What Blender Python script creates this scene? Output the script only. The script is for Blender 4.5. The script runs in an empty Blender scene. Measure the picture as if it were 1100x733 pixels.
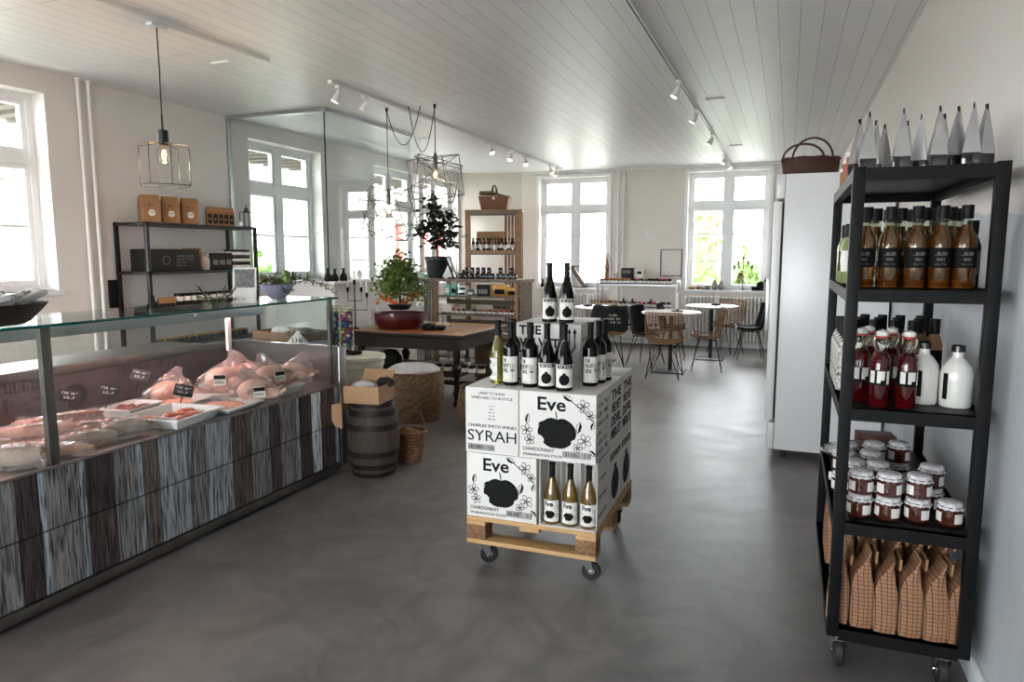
import bpy, bmesh, math, random
from mathutils import Vector, Matrix, Euler
PI = math.pi
random.seed(11)
scn = bpy.context.scene
COL = scn.collection

# ---------------------------------------------------------------- camera, world, lights, exposure
CAM_H = 1.58
cam_d = bpy.data.cameras.new('camera')
cam = bpy.data.objects.new('camera', cam_d)
COL.objects.link(cam)
cam_d.sensor_width = 36.0
cam_d.lens = 36.0 * 750.0 / 1100.0
cam_d.clip_start = 0.05
cam_d.clip_end = 300
cam.location = (0, 0, CAM_H)
cam.rotation_euler = (math.radians(90 - 7.031), 0, math.radians(21.52))
scn.camera = cam

w = bpy.data.worlds.new('overcast_sky')
scn.world = w
w.use_nodes = True
nt = w.node_tree
nt.nodes.clear()
wo = nt.nodes.new('ShaderNodeOutputWorld')
bg = nt.nodes.new('ShaderNodeBackground')
bg.inputs[0].default_value = (0.93, 0.965, 1.0, 1)
bg.inputs[1].default_value = 10.0
nt.links.new(bg.outputs[0], wo.inputs[0])

vs = scn.view_settings
vs.view_transform = 'Standard'
vs.look = 'None'
vs.gamma = 1.0
vs.use_curve_mapping = False
vs.exposure = 1.5

def portal(x, y, z, rot, sx, sz):
    d = bpy.data.lights.new('window_portal', 'AREA')
    d.shape = 'RECTANGLE'; d.size = sx; d.size_y = sz
    d.cycles.is_portal = True
    o = bpy.data.objects.new('window_portal', d)
    o.location = (x, y, z); o.rotation_euler = rot
    COL.objects.link(o)
# left wall windows (centre y, height), light travels +X
LEFT_WIN = [(-1.85, -.65), (.5, 1.7), (2.9, 4.12), (6.62, 7.85), (9.25, 10.5), (10.78, 12.0)]
for a, b in LEFT_WIN:
    portal(-6.12, (a + b) / 2, 2.07, (0, -PI/2, 0), 1.55, b - a)
for a, b in [(-4.3, -3.08), (-1.62, -.4)]:
    portal((a + b) / 2, 12.68, 1.96, (-PI/2, 0, 0), b - a, 1.9)
for a, b in [(-5.2, -3.3), (-2.7, -.5)]:
    portal((a + b) / 2, -3.1, 1.6, (PI/2, 0, 0), b - a, 2.4)

# ---------------------------------------------------------------- helpers
def lin(h):
    h = h.lstrip('#')
    c = [int(h[i:i+2], 16) / 255 for i in (0, 2, 4)]
    return tuple([(v / 12.92 if v <= .04045 else ((v + .055) / 1.055) ** 2.4) for v in c] + [1])

def mat(name, col, rough=.5, metal=0., noise=0., nscale=20., stretch=(1, 1, 1), bump=0., trans=0., emis=0., coat=0., spec=.5, col2=None, detail=6):
    m = bpy.data.materials.new(name)
    m.use_nodes = True
    t = m.node_tree; N = t.nodes; L = t.links
    b = N['Principled BSDF']
    c = lin(col)
    b.inputs['Base Color'].default_value = c
    b.inputs['Roughness'].default_value = rough
    b.inputs['Metallic'].default_value = metal
    b.inputs['Specular IOR Level'].default_value = spec
    b.inputs['Coat Weight'].default_value = coat
    b.inputs['Transmission Weight'].default_value = trans
    if emis:
        b.inputs['Emission Color'].default_value = c
        b.inputs['Emission Strength'].default_value = emis
    if noise or bump or col2:
        tc = N.new('ShaderNodeTexCoord'); mp = N.new('ShaderNodeMapping'); nz = N.new('ShaderNodeTexNoise')
        mp.inputs['Scale'].default_value = stretch
        nz.inputs['Scale'].default_value = nscale
        nz.inputs['Detail'].default_value = detail
        L.new(tc.outputs['Object'], mp.inputs[0]); L.new(mp.outputs[0], nz.inputs[0])
        cr = N.new('ShaderNodeValToRGB')
        d = lin(col2) if col2 else tuple([max(0, v * (1 - noise)) for v in c[:3]] + [1])
        cr.color_ramp.elements[0].position = .32; cr.color_ramp.elements[1].position = .68
        cr.color_ramp.elements[0].color = d
        cr.color_ramp.elements[1].color = c
        L.new(nz.outputs[0], cr.inputs[0])
        L.new(cr.outputs[0], b.inputs['Base Color'])
        if bump:
            bp = N.new('ShaderNodeBump'); bp.inputs['Strength'].default_value = bump; bp.inputs['Distance'].default_value = .01
            L.new(nz.outputs[0], bp.inputs['Height']); L.new(bp.outputs[0], b.inputs['Normal'])
    return m

def glass_mat(name, tint, refl=1.0, rough=0.0, mixd=0., dcol='#ffffff', ior=1.45):
    """thin clear sheet: transparent + fresnel gloss (+ a little diffuse for milky plastic)"""
    m = bpy.data.materials.new(name); m.use_nodes = True
    t = m.node_tree; N = t.nodes; L = t.links
    N.clear()
    out = N.new('ShaderNodeOutputMaterial')
    tr = N.new('ShaderNodeBsdfTransparent'); tr.inputs[0].default_value = lin(tint)
    gl = N.new('ShaderNodeBsdfGlossy'); gl.inputs['Roughness'].default_value = rough
    lw = N.new('ShaderNodeLayerWeight'); lw.inputs[0].default_value = .5
    pw = N.new('ShaderNodeMath'); pw.operation = 'POWER'; pw.inputs[1].default_value = 4.5
    fr = N.new('ShaderNodeMath'); fr.operation = 'MULTIPLY_ADD'; fr.inputs[1].default_value = .9; fr.inputs[2].default_value = .04
    L.new(lw.outputs['Facing'], pw.inputs[0]); L.new(pw.outputs[0], fr.inputs[0])
    mu = N.new('ShaderNodeMath'); mu.operation = 'MULTIPLY'; mu.inputs[1].default_value = refl; mu.use_clamp = True
    mx = N.new('ShaderNodeMixShader')
    L.new(fr.outputs[0], mu.inputs[0]); L.new(mu.outputs[0], mx.inputs[0])
    base = tr.outputs[0]
    if mixd:
        df = N.new('ShaderNodeBsdfDiffuse'); df.inputs[0].default_value = lin(dcol)
        m2 = N.new('ShaderNodeMixShader'); m2.inputs[0].default_value = mixd
        L.new(tr.outputs[0], m2.inputs[1]); L.new(df.outputs[0], m2.inputs[2])
        base = m2.outputs[0]
    L.new(base, mx.inputs[1]); L.new(gl.outputs[0], mx.inputs[2]); L.new(mx.outputs[0], out.inputs[0])
    return m

def RZ(a): return Matrix.Rotation(a, 4, 'Z')
def RX(a): return Matrix.Rotation(a, 4, 'X')
def RY(a): return Matrix.Rotation(a, 4, 'Y')
def T(x, y, z): return Matrix.Translation((x, y, z))
def S(x, y, z): return Matrix.Diagonal((x, y, z, 1))
FRONT = RX(PI / 2)                       # text plane facing -Y
SIDE = RZ(PI / 2) @ RX(PI / 2)           # text plane facing +X

_txt = {}
def text_mesh(s, extr=.001, bold=0.):
    k = (s, extr, bold)
    if k not in _txt:
        c = bpy.data.curves.new('t', 'FONT'); c.body = s; c.size = 1; c.extrude = extr; c.offset = bold
        c.resolution_u = 3; c.align_x = 'LEFT'
        o = bpy.data.objects.new('t', c)
        me = bpy.data.meshes.new_from_object(o)
        bpy.data.objects.remove(o)
        xs = [v.co.x for v in me.vertices]; ys = [v.co.y for v in me.vertices]
        _txt[k] = (me, min(xs), max(xs), min(ys), max(ys))
    return _txt[k]

class MB:
    def __init__(s):
        s.bm = bmesh.new(); s.cl = None
    def _xf(s, vs, M):
        if M is not None:
            for v in vs: v.co = M @ v.co
    def box(s, x0, x1, y0, y1, z0, z1, M=None, bev=0, tone=None):
        vs = [s.bm.verts.new((x, y, z)) for z in (z0, z1) for y in (y0, y1) for x in (x0, x1)]
        F = [(0, 2, 3, 1), (4, 5, 7, 6), (0, 1, 5, 4), (2, 6, 7, 3), (0, 4, 6, 2), (1, 3, 7, 5)]
        fs = [s.bm.faces.new([vs[i] for i in f]) for f in F]
        if bev:
            es = list({e for f in fs for e in f.edges})
            r = bmesh.ops.bevel(s.bm, geom=es, offset=bev, segments=2, profile=.6, affect='EDGES')
            vs = list({v for f in r['faces'] for v in f.verts} | {v for v in vs if v.is_valid})
        s._xf(vs, M)
        if tone is not None:
            if s.cl is None: s.cl = s.bm.loops.layers.color.new('tone')
            for f in fs:
                if f.is_valid:
                    for l in f.loops: l[s.cl] = (*tone[:3], 1)
        return s
    def ring(s, c, r, n, ax=None, sq=None):
        return [s.bm.verts.new((c[0] + r * math.cos(2*PI*i/n), c[1] + r * math.sin(2*PI*i/n), c[2])) for i in range(n)]
    def lathe(s, prof, n=20, M=None, cap=True, a0=0, a1=None, sx=1, sy=1):
        rows = []; full = a1 is None
        k = n if full else n + 1
        A = 2 * PI if full else (a1 - a0)
        for r, z in prof:
            rows.append([s.bm.verts.new((sx * r * math.cos(a0 + A*i/n), sy * r * math.sin(a0 + A*i/n), z)) for i in range(k)])
        for a, b in zip(rows, rows[1:]):
            for i in range(n):
                j = (i + 1) % k
                s.bm.faces.new((a[i], a[j], b[j], b[i]))
        if cap and full:
            if prof[0][0] > 1e-5: s.bm.faces.new(rows[0][::-1])
            if prof[-1][0] > 1e-5: s.bm.faces.new(rows[-1])
        s._xf([v for r in rows for v in r], M)
        return s
    def cyl(s, p0, p1, r0, r1=None, n=10):
        r1 = r0 if r1 is None else r1
        p0 = Vector(p0); p1 = Vector(p1); d = p1 - p0
        q = d.to_track_quat('Z', 'Y').to_matrix().to_4x4()
        return s.lathe([(r0, 0), (r1, d.length)], n, Matrix.Translation(p0) @ q)
    def tube(s, pts, r, n=6, closed=False):
        pts = [Vector(p) for p in pts]; rows = []
        up = Vector((0, 0, 1)); k = len(pts)
        for i, p in enumerate(pts):
            a = pts[(i - 1) % k] if (closed or i) else p
            b = pts[(i + 1) % k] if (closed or i < k - 1) else p
            d = (b - a)
            d = d.normalized() if d.length > 1e-9 else Vector((0, 0, 1))
            x = d.cross(up)
            if x.length < .05: x = d.cross(Vector((1, 0, 0)))
            x.normalize(); y = x.cross(d).normalized()
            rr = r[i] if isinstance(r, (list, tuple)) else r
            rows.append([s.bm.verts.new(p + x * rr * math.cos(2*PI*j/n) + y * rr * math.sin(2*PI*j/n)) for j in range(n)])
        m = k if closed else k - 1
        for i in range(m):
            a, b = rows[i], rows[(i + 1) % k]
            for j in range(n):
                s.bm.faces.new((a[j], a[(j+1) % n], b[(j+1) % n], b[j]))
        if not closed:
            s.bm.faces.new(rows[0][::-1]); s.bm.faces.new(rows[-1])
        return s
    def prism(s, poly, h, M=None):
        a = [s.bm.verts.new((x, y, 0)) for x, y in poly]; b = [s.bm.verts.new((x, y, h)) for x, y in poly]
        n = len(poly)
        s.bm.faces.new(a[::-1]); s.bm.faces.new(b)
        for i in range(n): s.bm.faces.new((a[i], a[(i+1) % n], b[(i+1) % n], b[i]))
        s._xf(a + b, M)
        return s
    def quad(s, *p):
        s.bm.faces.new([s.bm.verts.new(q) for q in p]); return s
    def ball(s, c, r, sub=2, sc=(1, 1, 1), jit=0., M=None, seed=0):
        rn = random.Random(seed)
        g = bmesh.ops.create_icosphere(s.bm, subdivisions=sub, radius=r)
        for v in g['verts']:
            k = 1 + rn.uniform(-jit, jit)
            v.co = Vector((v.co.x * sc[0] * k, v.co.y * sc[1] * k, v.co.z * sc[2] * k))
        s._xf(g['verts'], M)
        for v in g['verts']: v.co += Vector(c)
        return s
    def sheet(s, poly, fn, step=.005):
        """flat printed shape cut into narrow strips, then bent by fn"""
        b = bmesh.new(); b.faces.new([b.verts.new((x, y, .0004)) for x, y in poly])
        x0 = min(p[0] for p in poly); x1 = max(p[0] for p in poly); x = x0 + step
        while x < x1:
            bmesh.ops.bisect_plane(b, geom=b.verts[:] + b.edges[:] + b.faces[:], plane_co=(x, 0, 0), plane_no=(1, 0, 0)); x += step
        for v in b.verts: v.co = fn(v.co)
        me = bpy.data.meshes.new('sheet'); b.to_mesh(me); b.free(); s.bm.from_mesh(me); bpy.data.meshes.remove(me)
        return s
    def text(s, t, h, M, w=None, align='C', fn=None, extr=.0015, bold=0.):
        """t with cap height h on plane M; w squeezes to a width"""
        if t[0] == '~':                      # lettering too small to read in the photo: letter-like strokes
            n = int(t[1:]); rn = random.Random(n * 7 + int(h * 9000)); W = w or n * h * .8; cw = W / n; st = min(h * .16, cw * .22)
            xs = {'C': -W / 2, 'L': 0, 'R': -W}[align]
            for i in range(n):
                if n > 5 and i == n // 2: continue
                a = xs + i * cw; b = a + cw * .72; R = []
                if rn.random() < .8: R.append((a, a + st, 0, h))
                if rn.random() < .5: R.append((b - st, b, 0, h))
                for q in rn.sample([0, h / 2 - st / 2, h - st], rn.choice([1, 2])): R.append((a, b, q, q + st))
                for x0, x1, y0, y1 in R:
                    n0 = len(s.bm.verts); s.box(x0, x1, y0, y1, -extr / 2, extr / 2); s.bm.verts.ensure_lookup_table()
                    for v in s.bm.verts[n0:]: v.co = M @ (fn(v.co.copy()) if fn else v.co)
            return s
        me, x0, x1, y0, y1 = text_mesh(t, .002, bold)
        k = h / .7; kx = k
        if w: kx = w / (x1 - x0)
        ox = {'C': -(x0 + x1) / 2, 'L': -x0, 'R': -x1}[align]
        n0 = len(s.bm.verts)
        s.bm.from_mesh(me); s.bm.verts.ensure_lookup_table()
        for v in s.bm.verts[n0:]:
            c = Vector(((v.co.x + ox) * kx, v.co.y * k, (1 if v.co.z > 0 else -1) * extr / 2))
            if fn: c = fn(c)
            v.co = M @ c
        return s
    def build(s, name, m=None, parent=None, smooth=True, ang=.6, recalc=True):
        me = bpy.data.meshes.new(name)
        if recalc: bmesh.ops.recalc_face_normals(s.bm, faces=s.bm.faces)
        s.bm.normal_update()
        if smooth:
            for f in s.bm.faces: f.smooth = True
            for e in s.bm.edges:
                if len(e.link_faces) == 2 and e.calc_face_angle(0) > ang: e.smooth = False
        s.bm.to_mesh(me); s.bm.free()
        if m: me.materials.append(m)
        o = bpy.data.objects.new(name, me)
        COL.objects.link(o)
        if parent: o.parent = parent
        return o

def tag(o, label, cat, group=None):
    o['label'] = label; o['category'] = cat
    if group: o['group'] = group
    return o
def thing(name, label, cat, loc=(0, 0, 0), rz=0, group=None):
    o = bpy.data.objects.new(name, None); COL.objects.link(o)
    o.empty_display_size = .05
    o.location = loc; o.rotation_euler = (0, 0, rz)
    return tag(o, label, cat, group)
def struct(o):
    o['kind'] = 'structure'; return o
def copy_tree(o, parent=None):
    c = o.copy(); COL.objects.link(c)
    if parent: c.parent = parent
    for ch in list(o.children): copy_tree(ch, c)
    return c
PROTO = {}
def place(key, builder, loc, rz, label, cat, group=None, sc=None):
    """first use builds the thing, later uses copy it with its parts"""
    if key in PROTO: r = copy_tree(PROTO[key])
    else:
        r = builder(); PROTO[key] = r
    r.location = loc; r.rotation_euler = (0, 0, rz)
    if sc: r.scale = sc if isinstance(sc, tuple) else (sc, sc, sc)
    if 'group' in r and not group: del r['group']
    tag(r, label, cat, group)
    return r
def root(name):
    o = bpy.data.objects.new(name, None); COL.objects.link(o); o.empty_display_size = .05
    return o
ORD = ['first', 'second', 'third', 'fourth', 'fifth', 'sixth', 'seventh', 'eighth', 'ninth', 'tenth', 'eleventh', 'twelfth',
       'thirteenth', 'fourteenth', 'fifteenth', 'sixteenth', 'seventeenth', 'eighteenth', 'nineteenth', 'twentieth',
       'twenty-first', 'twenty-second', 'twenty-third', 'twenty-fourth']
def nth(i, n=None):
    if n and n > 1 and i == n - 1: return 'rightmost'
    if i == 0: return 'leftmost'
    return ORD[i] + ' from left'
# ---------------------------------------------------------------- materials
def floor_mat():
    m = bpy.data.materials.new('polished_concrete'); m.use_nodes = True
    t = m.node_tree; N = t.nodes; L = t.links; b = N['Principled BSDF']
    tc = N.new('ShaderNodeTexCoord')
    n1 = N.new('ShaderNodeTexNoise'); n1.inputs['Scale'].default_value = .55; n1.inputs['Detail'].default_value = 7; n1.inputs['Distortion'].default_value = 1.8
    n2 = N.new('ShaderNodeTexNoise'); n2.inputs['Scale'].default_value = 2.2; n2.inputs['Detail'].default_value = 8; n2.inputs['Distortion'].default_value = 2.5
    n3 = N.new('ShaderNodeTexNoise'); n3.inputs['Scale'].default_value = .35; n3.inputs['Detail'].default_value = 3
    for n in (n1, n2, n3): L.new(tc.outputs['Object'], n.inputs[0])
    r1 = N.new('ShaderNodeValToRGB')
    e = r1.color_ramp.elements
    e[0].position = .34; e[0].color = lin('#4e4d4c'); e[1].position = .66; e[1].color = lin('#726e6c')
    L.new(n1.outputs[0], r1.inputs[0])
    r2 = N.new('ShaderNodeValToRGB'); e = r2.color_ramp.elements
    e[0].position = .38; e[0].color = lin('#545150'); e[1].position = .64; e[1].color = lin('#7c7674')
    L.new(n2.outputs[0], r2.inputs[0])
    mx = N.new('ShaderNodeMixRGB'); mx.inputs[0].default_value = .5
    L.new(r1.outputs[0], mx.inputs[1]); L.new(r2.outputs[0], mx.inputs[2])
    r3 = N.new('ShaderNodeValToRGB'); e = r3.color_ramp.elements
    e[0].position = .5; e[0].color = (0, 0, 0, 1); e[1].position = .68; e[1].color = (1, 1, 1, 1)
    L.new(n3.outputs[0], r3.inputs[0])
    mu = N.new('ShaderNodeMath'); mu.operation = 'MULTIPLY'; mu.inputs[1].default_value = .22
    L.new(r3.outputs[0], mu.inputs[0])
    m3 = N.new('ShaderNodeMixRGB'); L.new(mu.outputs[0], m3.inputs[0])
    L.new(mx.outputs[0], m3.inputs[1]); m3.inputs[2].default_value = lin('#86686a')
    L.new(m3.outputs[0], b.inputs['Base Color'])
    rr = N.new('ShaderNodeMapRange'); rr.inputs['To Min'].default_value = .34; rr.inputs['To Max'].default_value = .55
    L.new(n2.outputs[0], rr.inputs[0]); L.new(rr.outputs[0], b.inputs['Roughness'])
    bp = N.new('ShaderNodeBump'); bp.inputs['Strength'].default_value = .06; bp.inputs['Distance'].default_value = .02
    L.new(n2.outputs[0], bp.inputs['Height']); L.new(bp.outputs[0], b.inputs['Normal'])
    return m

def ceiling_mat():
    m = bpy.data.materials.new('white_tongue_and_groove_boards'); m.use_nodes = True
    t = m.node_tree; N = t.nodes; L = t.links; b = N['Principled BSDF']
    tc = N.new('ShaderNodeTexCoord'); mp = N.new('ShaderNodeMapping')
    mp.inputs['Rotation'].default_value = (0, 0, PI / 2)
    br = N.new('ShaderNodeTexBrick')
    br.inputs['Scale'].default_value = 1
    br.inputs['Brick Width'].default_value = 3.1; br.inputs['Row Height'].default_value = .135
    br.inputs['Mortar Size'].default_value = .0022; br.inputs['Mortar Smooth'].default_value = .3
    br.offset = .37; br.offset_frequency = 3
    br.inputs['Color1'].default_value = lin('#e2e2e4'); br.inputs['Color2'].default_value = lin('#dddde0'); br.inputs['Mortar'].default_value = lin('#9a9897')
    L.new(tc.outputs['Object'], mp.inputs[0]); L.new(mp.outputs[0], br.inputs[0])
    L.new(br.outputs['Color'], b.inputs['Base Color'])
    bp = N.new('ShaderNodeBump'); bp.invert = True; bp.inputs['Strength'].default_value = .35; bp.inputs['Distance'].default_value = .004
    L.new(br.outputs['Fac'], bp.inputs['Height']); L.new(bp.outputs[0], b.inputs['Normal'])
    b.inputs['Roughness'].default_value = .42
    return m

def plank_mat(name='plank_print', light=.75):
    """grain over the plank's own colour (colour attribute 'tone')"""
    m = bpy.data.materials.new(name); m.use_nodes = True
    t = m.node_tree; N = t.nodes; L = t.links; b = N['Principled BSDF']
    at = N.new('ShaderNodeVertexColor'); at.layer_name = 'tone'
    tc = N.new('ShaderNodeTexCoord'); mp = N.new('ShaderNodeMapping'); mp.inputs['Scale'].default_value = (1, 34, 1.5)
    nz = N.new('ShaderNodeTexNoise'); nz.inputs['Scale'].default_value = 3.2; nz.inputs['Detail'].default_value = 9; nz.inputs['Distortion'].default_value = 1.1
    L.new(tc.outputs['Object'], mp.inputs[0]); L.new(mp.outputs[0], nz.inputs[0])
    cr = N.new('ShaderNodeValToRGB'); e = cr.color_ramp.elements
    e[0].position = .4; e[0].color = (.2, .19, .19, 1); e[1].position = .58; e[1].color = (1.35, 1.35, 1.35, 1)
    L.new(nz.outputs[0], cr.inputs[0])
    mp2 = N.new('ShaderNodeMapping'); mp2.inputs['Scale'].default_value = (1, 9, 1.3)
    n2 = N.new('ShaderNodeTexNoise'); n2.inputs['Scale'].default_value = 2.; n2.inputs['Detail'].default_value = 4
    L.new(tc.outputs['Object'], mp2.inputs[0]); L.new(mp2.outputs[0], n2.inputs[0])
    c2 = N.new('ShaderNodeValToRGB'); e = c2.color_ramp.elements
    e[0].position = .62; e[0].color = (0, 0, 0, 1); e[1].position = .74; e[1].color = (1, 1, 1, 1)
    L.new(n2.outputs[0], c2.inputs[0])
    mx = N.new('ShaderNodeMixRGB'); mx.blend_type = 'MULTIPLY'; mx.inputs[0].default_value = 1
    L.new(at.outputs[0], mx.inputs[1]); L.new(cr.outputs[0], mx.inputs[2])
    mu = N.new('ShaderNodeMath'); mu.operation = 'MULTIPLY'; mu.inputs[1].default_value = .35
    L.new(c2.outputs[0], mu.inputs[0])
    m3 = N.new('ShaderNodeMixRGB'); L.new(mu.outputs[0], m3.inputs[0]); L.new(mx.outputs[0], m3.inputs[1]); m3.inputs[2].default_value = lin('#93786a')
    L.new(m3.outputs[0], b.inputs['Base Color'])
    b.inputs['Roughness'].default_value = .55
    b.inputs['Specular IOR Level'].default_value = .3
    return m

def weave_mat(name, c1, c2, sx=90., sz=60.):
    m = bpy.data.materials.new(name); m.use_nodes = True
    t = m.node_tree; N = t.nodes; L = t.links; b = N['Principled BSDF']
    tc = N.new('ShaderNodeTexCoord')
    sp = N.new('ShaderNodeSeparateXYZ'); L.new(tc.outputs['Object'], sp.inputs[0])
    at = N.new('ShaderNodeMath'); at.operation = 'ARCTAN2'; L.new(sp.outputs[1], at.inputs[0]); L.new(sp.outputs[0], at.inputs[1])
    cb = N.new('ShaderNodeCombineXYZ'); L.new(at.outputs[0], cb.inputs[0]); L.new(sp.outputs[2], cb.inputs[1])
    mp = N.new('ShaderNodeMapping'); mp.inputs['Scale'].default_value = (sx, sz, 1)
    L.new(cb.outputs[0], mp.inputs[0])
    br = N.new('ShaderNodeTexBrick'); br.inputs['Scale'].default_value = 1
    br.inputs['Brick Width'].default_value = 2; br.inputs['Row Height'].default_value = 1; br.inputs['Mortar Size'].default_value = .12
    br.inputs['Mortar Smooth'].default_value = .6
    br.inputs['Color1'].default_value = lin(c1); br.inputs['Color2'].default_value = lin(c2)
    k = lin(c2); br.inputs['Mortar'].default_value = (k[0] * .25, k[1] * .25, k[2] * .25, 1)
    L.new(mp.outputs[0], br.inputs[0]); L.new(br.outputs['Color'], b.inputs['Base Color'])
    bp = N.new('ShaderNodeBump'); bp.invert = True; bp.inputs['Strength'].default_value = .9; bp.inputs['Distance'].default_value = .01
    L.new(br.outputs['Fac'], bp.inputs['Height']); L.new(bp.outputs[0], b.inputs['Normal'])
    b.inputs['Roughness'].default_value = .6
    return m

def check_bag_mat():
    m = bpy.data.materials.new('checked_kraft_paper'); m.use_nodes = True
    t = m.node_tree; N = t.nodes; L = t.links; b = N['Principled BSDF']
    tc = N.new('ShaderNodeTexCoord')
    br = N.new('ShaderNodeTexBrick'); br.inputs['Scale'].default_value = 1
    br.offset = 0
    br.inputs['Brick Width'].default_value = .017; br.inputs['Row Height'].default_value = .017; br.inputs['Mortar Size'].default_value = .0013
    br.inputs['Color1'].default_value = lin('#93694b'); br.inputs['Color2'].default_value = lin('#8c6345'); br.inputs['Mortar'].default_value = lin('#35221a')
    sp = N.new('ShaderNodeSeparateXYZ'); L.new(tc.outputs['Object'], sp.inputs[0])
    ad = N.new('ShaderNodeMath'); L.new(sp.outputs[0], ad.inputs[0]); L.new(sp.outputs[1], ad.inputs[1])
    cb = N.new('ShaderNodeCombineXYZ'); L.new(ad.outputs[0], cb.inputs[0]); L.new(sp.outputs[2], cb.inputs[1])
    L.new(cb.outputs[0], br.inputs[0]); L.new(br.outputs['Color'], b.inputs['Base Color'])
    b.inputs['Roughness'].default_value = .7
    return m

def side_wall_mat():
    """painted grey-blue lower field with a ragged upper edge, warm plaster above"""
    m = bpy.data.materials.new('patchy_painted_wall'); m.use_nodes = True
    t = m.node_tree; N = t.nodes; L = t.links; b = N['Principled BSDF']
    tc = N.new('ShaderNodeTexCoord'); nz = N.new('ShaderNodeTexNoise'); nz.inputs['Scale'].default_value = 1.6; nz.inputs['Detail'].default_value = 6
    mp = N.new('ShaderNodeMapping'); mp.inputs['Scale'].default_value = (1, 1, .5)
    L.new(tc.outputs['Object'], mp.inputs[0]); L.new(mp.outputs[0], nz.inputs[0])
    cr = N.new('ShaderNodeValToRGB'); e = cr.color_ramp.elements
    e[0].position = .35; e[0].color = lin('#9da2a8'); e[1].position = .65; e[1].color = lin('#b9bdc2')
    L.new(nz.outputs[0], cr.inputs[0])
    sz = N.new('ShaderNodeSeparateXYZ'); L.new(tc.outputs['Object'], sz.inputs[0])
    ez = N.new('ShaderNodeMath'); ez.operation = 'MULTIPLY_ADD'; ez.inputs[1].default_value = -.05; L.new(sz.outputs[1], ez.inputs[0]); L.new(sz.outputs[2], ez.inputs[2])
    st = N.new('ShaderNodeMath'); st.operation = 'MULTIPLY_ADD'; st.inputs[1].default_value = .1; L.new(nz.outputs[0], st.inputs[0]); L.new(ez.outputs[0], st.inputs[2])
    gt = N.new('ShaderNodeMath'); gt.operation = 'GREATER_THAN'; gt.inputs[1].default_value = 1.62; L.new(st.outputs[0], gt.inputs[0])
    wm = N.new('ShaderNodeMixRGB'); L.new(gt.outputs[0], wm.inputs[0]); L.new(cr.outputs[0], wm.inputs[1]); wm.inputs[2].default_value = lin('#cdc6c1')
    L.new(wm.outputs[0], b.inputs['Base Color'])
    b.inputs['Roughness'].default_value = .45
    bp = N.new('ShaderNodeBump'); bp.inputs['Strength'].default_value = .15; bp.inputs['Distance'].default_value = .02
    L.new(nz.outputs[0], bp.inputs['Height']); L.new(bp.outputs[0], b.inputs['Normal'])
    return m

M = {}
M['floor'] = floor_mat(); M['ceil'] = ceiling_mat(); M['planks'] = plank_mat()
M['wall'] = mat('white_plaster', '#d9d6d2', .6, noise=.04, nscale=2)
M['wall_far'] = mat('warm_white_plaster', '#dcd5cd', .6, noise=.04, nscale=2)
M['wall_r'] = side_wall_mat()
M['frame'] = mat('white_window_paint', '#e4e5e6', .35, noise=.02)
M['white'] = mat('white_lacquer', '#e6e6e4', .3, noise=.02)
M['cream'] = mat('cream_paint', '#d6d0c2', .45, noise=.05, nscale=8)
M['wglass'] = glass_mat('window_glass', '#f8f9f9', .5)
M['pglass'] = glass_mat('partition_glass', '#f0f3f2', 1.7)
M['cglass'] = glass_mat('case_glass', '#f4f9f8', .9)
M['gglass'] = mat('green_glass_edge', '#0e5a50', .1, trans=.3)
M['steel'] = mat('brushed_steel', '#a4a2a0', .32, 1., noise=.15, nscale=6, stretch=(1, 1, 30))
M['darksteel'] = mat('worn_grey_steel', '#77746f', .4, .9, noise=.3, nscale=9)
M['alu'] = mat('aluminium', '#b9bcbe', .35, .9, noise=.1)
M['chrome'] = mat('chrome', '#d8d8d8', .12, 1., noise=.03)
M['black'] = mat('black_powder_coat', '#0c0c0c', .45, noise=.2, nscale=30)
M['blackm'] = mat('blackened_steel', '#0a0a0b', .5, 0., spec=.18, noise=.3, nscale=18)
M['blackmatt'] = mat('matt_black_card', '#0e0e0f', .75, noise=.2)
M['rubber'] = mat('black_rubber', '#18181a', .6, noise=.2)
M['bottle'] = mat('black_wine_glass', '#030303', .1, spec=.3, noise=.1)
M['capsule'] = mat('black_capsule_foil', '#080808', .5, spec=.2, noise=.1)
M['oliveglass'] = mat('olive_green_glass', '#8f8a3a', .05, trans=.75, noise=.05)
M['amberwine'] = mat('golden_wine_glass', '#8a6a1e', .06, trans=.6, noise=.1, coat=.5)
M['oil'] = mat('amber_chilli_oil', '#8a4a10', .06, trans=.55, noise=.4, nscale=14, coat=.6)
M['chilli'] = mat('chilli_flakes', '#c46a28', .6, noise=.6, nscale=160)
M['oilclear'] = glass_mat('clear_bottle_glass', '#e9ecdf', 1.)
M['redsyrup'] = mat('red_syrup', '#430509', .08, noise=.3, coat=.4)
M['ceramic'] = mat('white_stoneware', '#dcdad4', .12, noise=.03, coat=.4)
M['paper'] = mat('white_label_paper', '#d6d3ce', .6, noise=.03)
M['carton'] = mat('white_printed_carton', '#cfccc8', .6, noise=.03)
M['ink'] = mat('black_print', '#060606', .7, noise=.1, spec=.2)
M['greyink'] = mat('grey_print', '#6a6a6a', .6, noise=.1)
M['kraft'] = mat('kraft_paper', '#8f6743', .7, noise=.15, nscale=30)
M['card'] = mat('brown_cardboard', '#b08a66', .7, noise=.08, nscale=12)
M['check'] = check_bag_mat()
M['jam'] = mat('dark_jam', '#4a1e12', .12, noise=.5, nscale=30, coat=.5)
M['cloth'] = mat('printed_cotton_lid', '#d9d7d6', .8, col2='#a9a6ab', nscale=90)
M['pallet'] = mat('raw_pine', '#c29a68', .65, noise=.35, nscale=5, stretch=(3, 30, 30))
M['osb'] = mat('pressed_chip_block', '#8a6644', .8, noise=.6, nscale=70)
M['oldwood'] = mat('weathered_crate_wood', '#9a7350', .7, noise=.5, nscale=5, stretch=(12, 12, 2), bump=.3)
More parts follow.
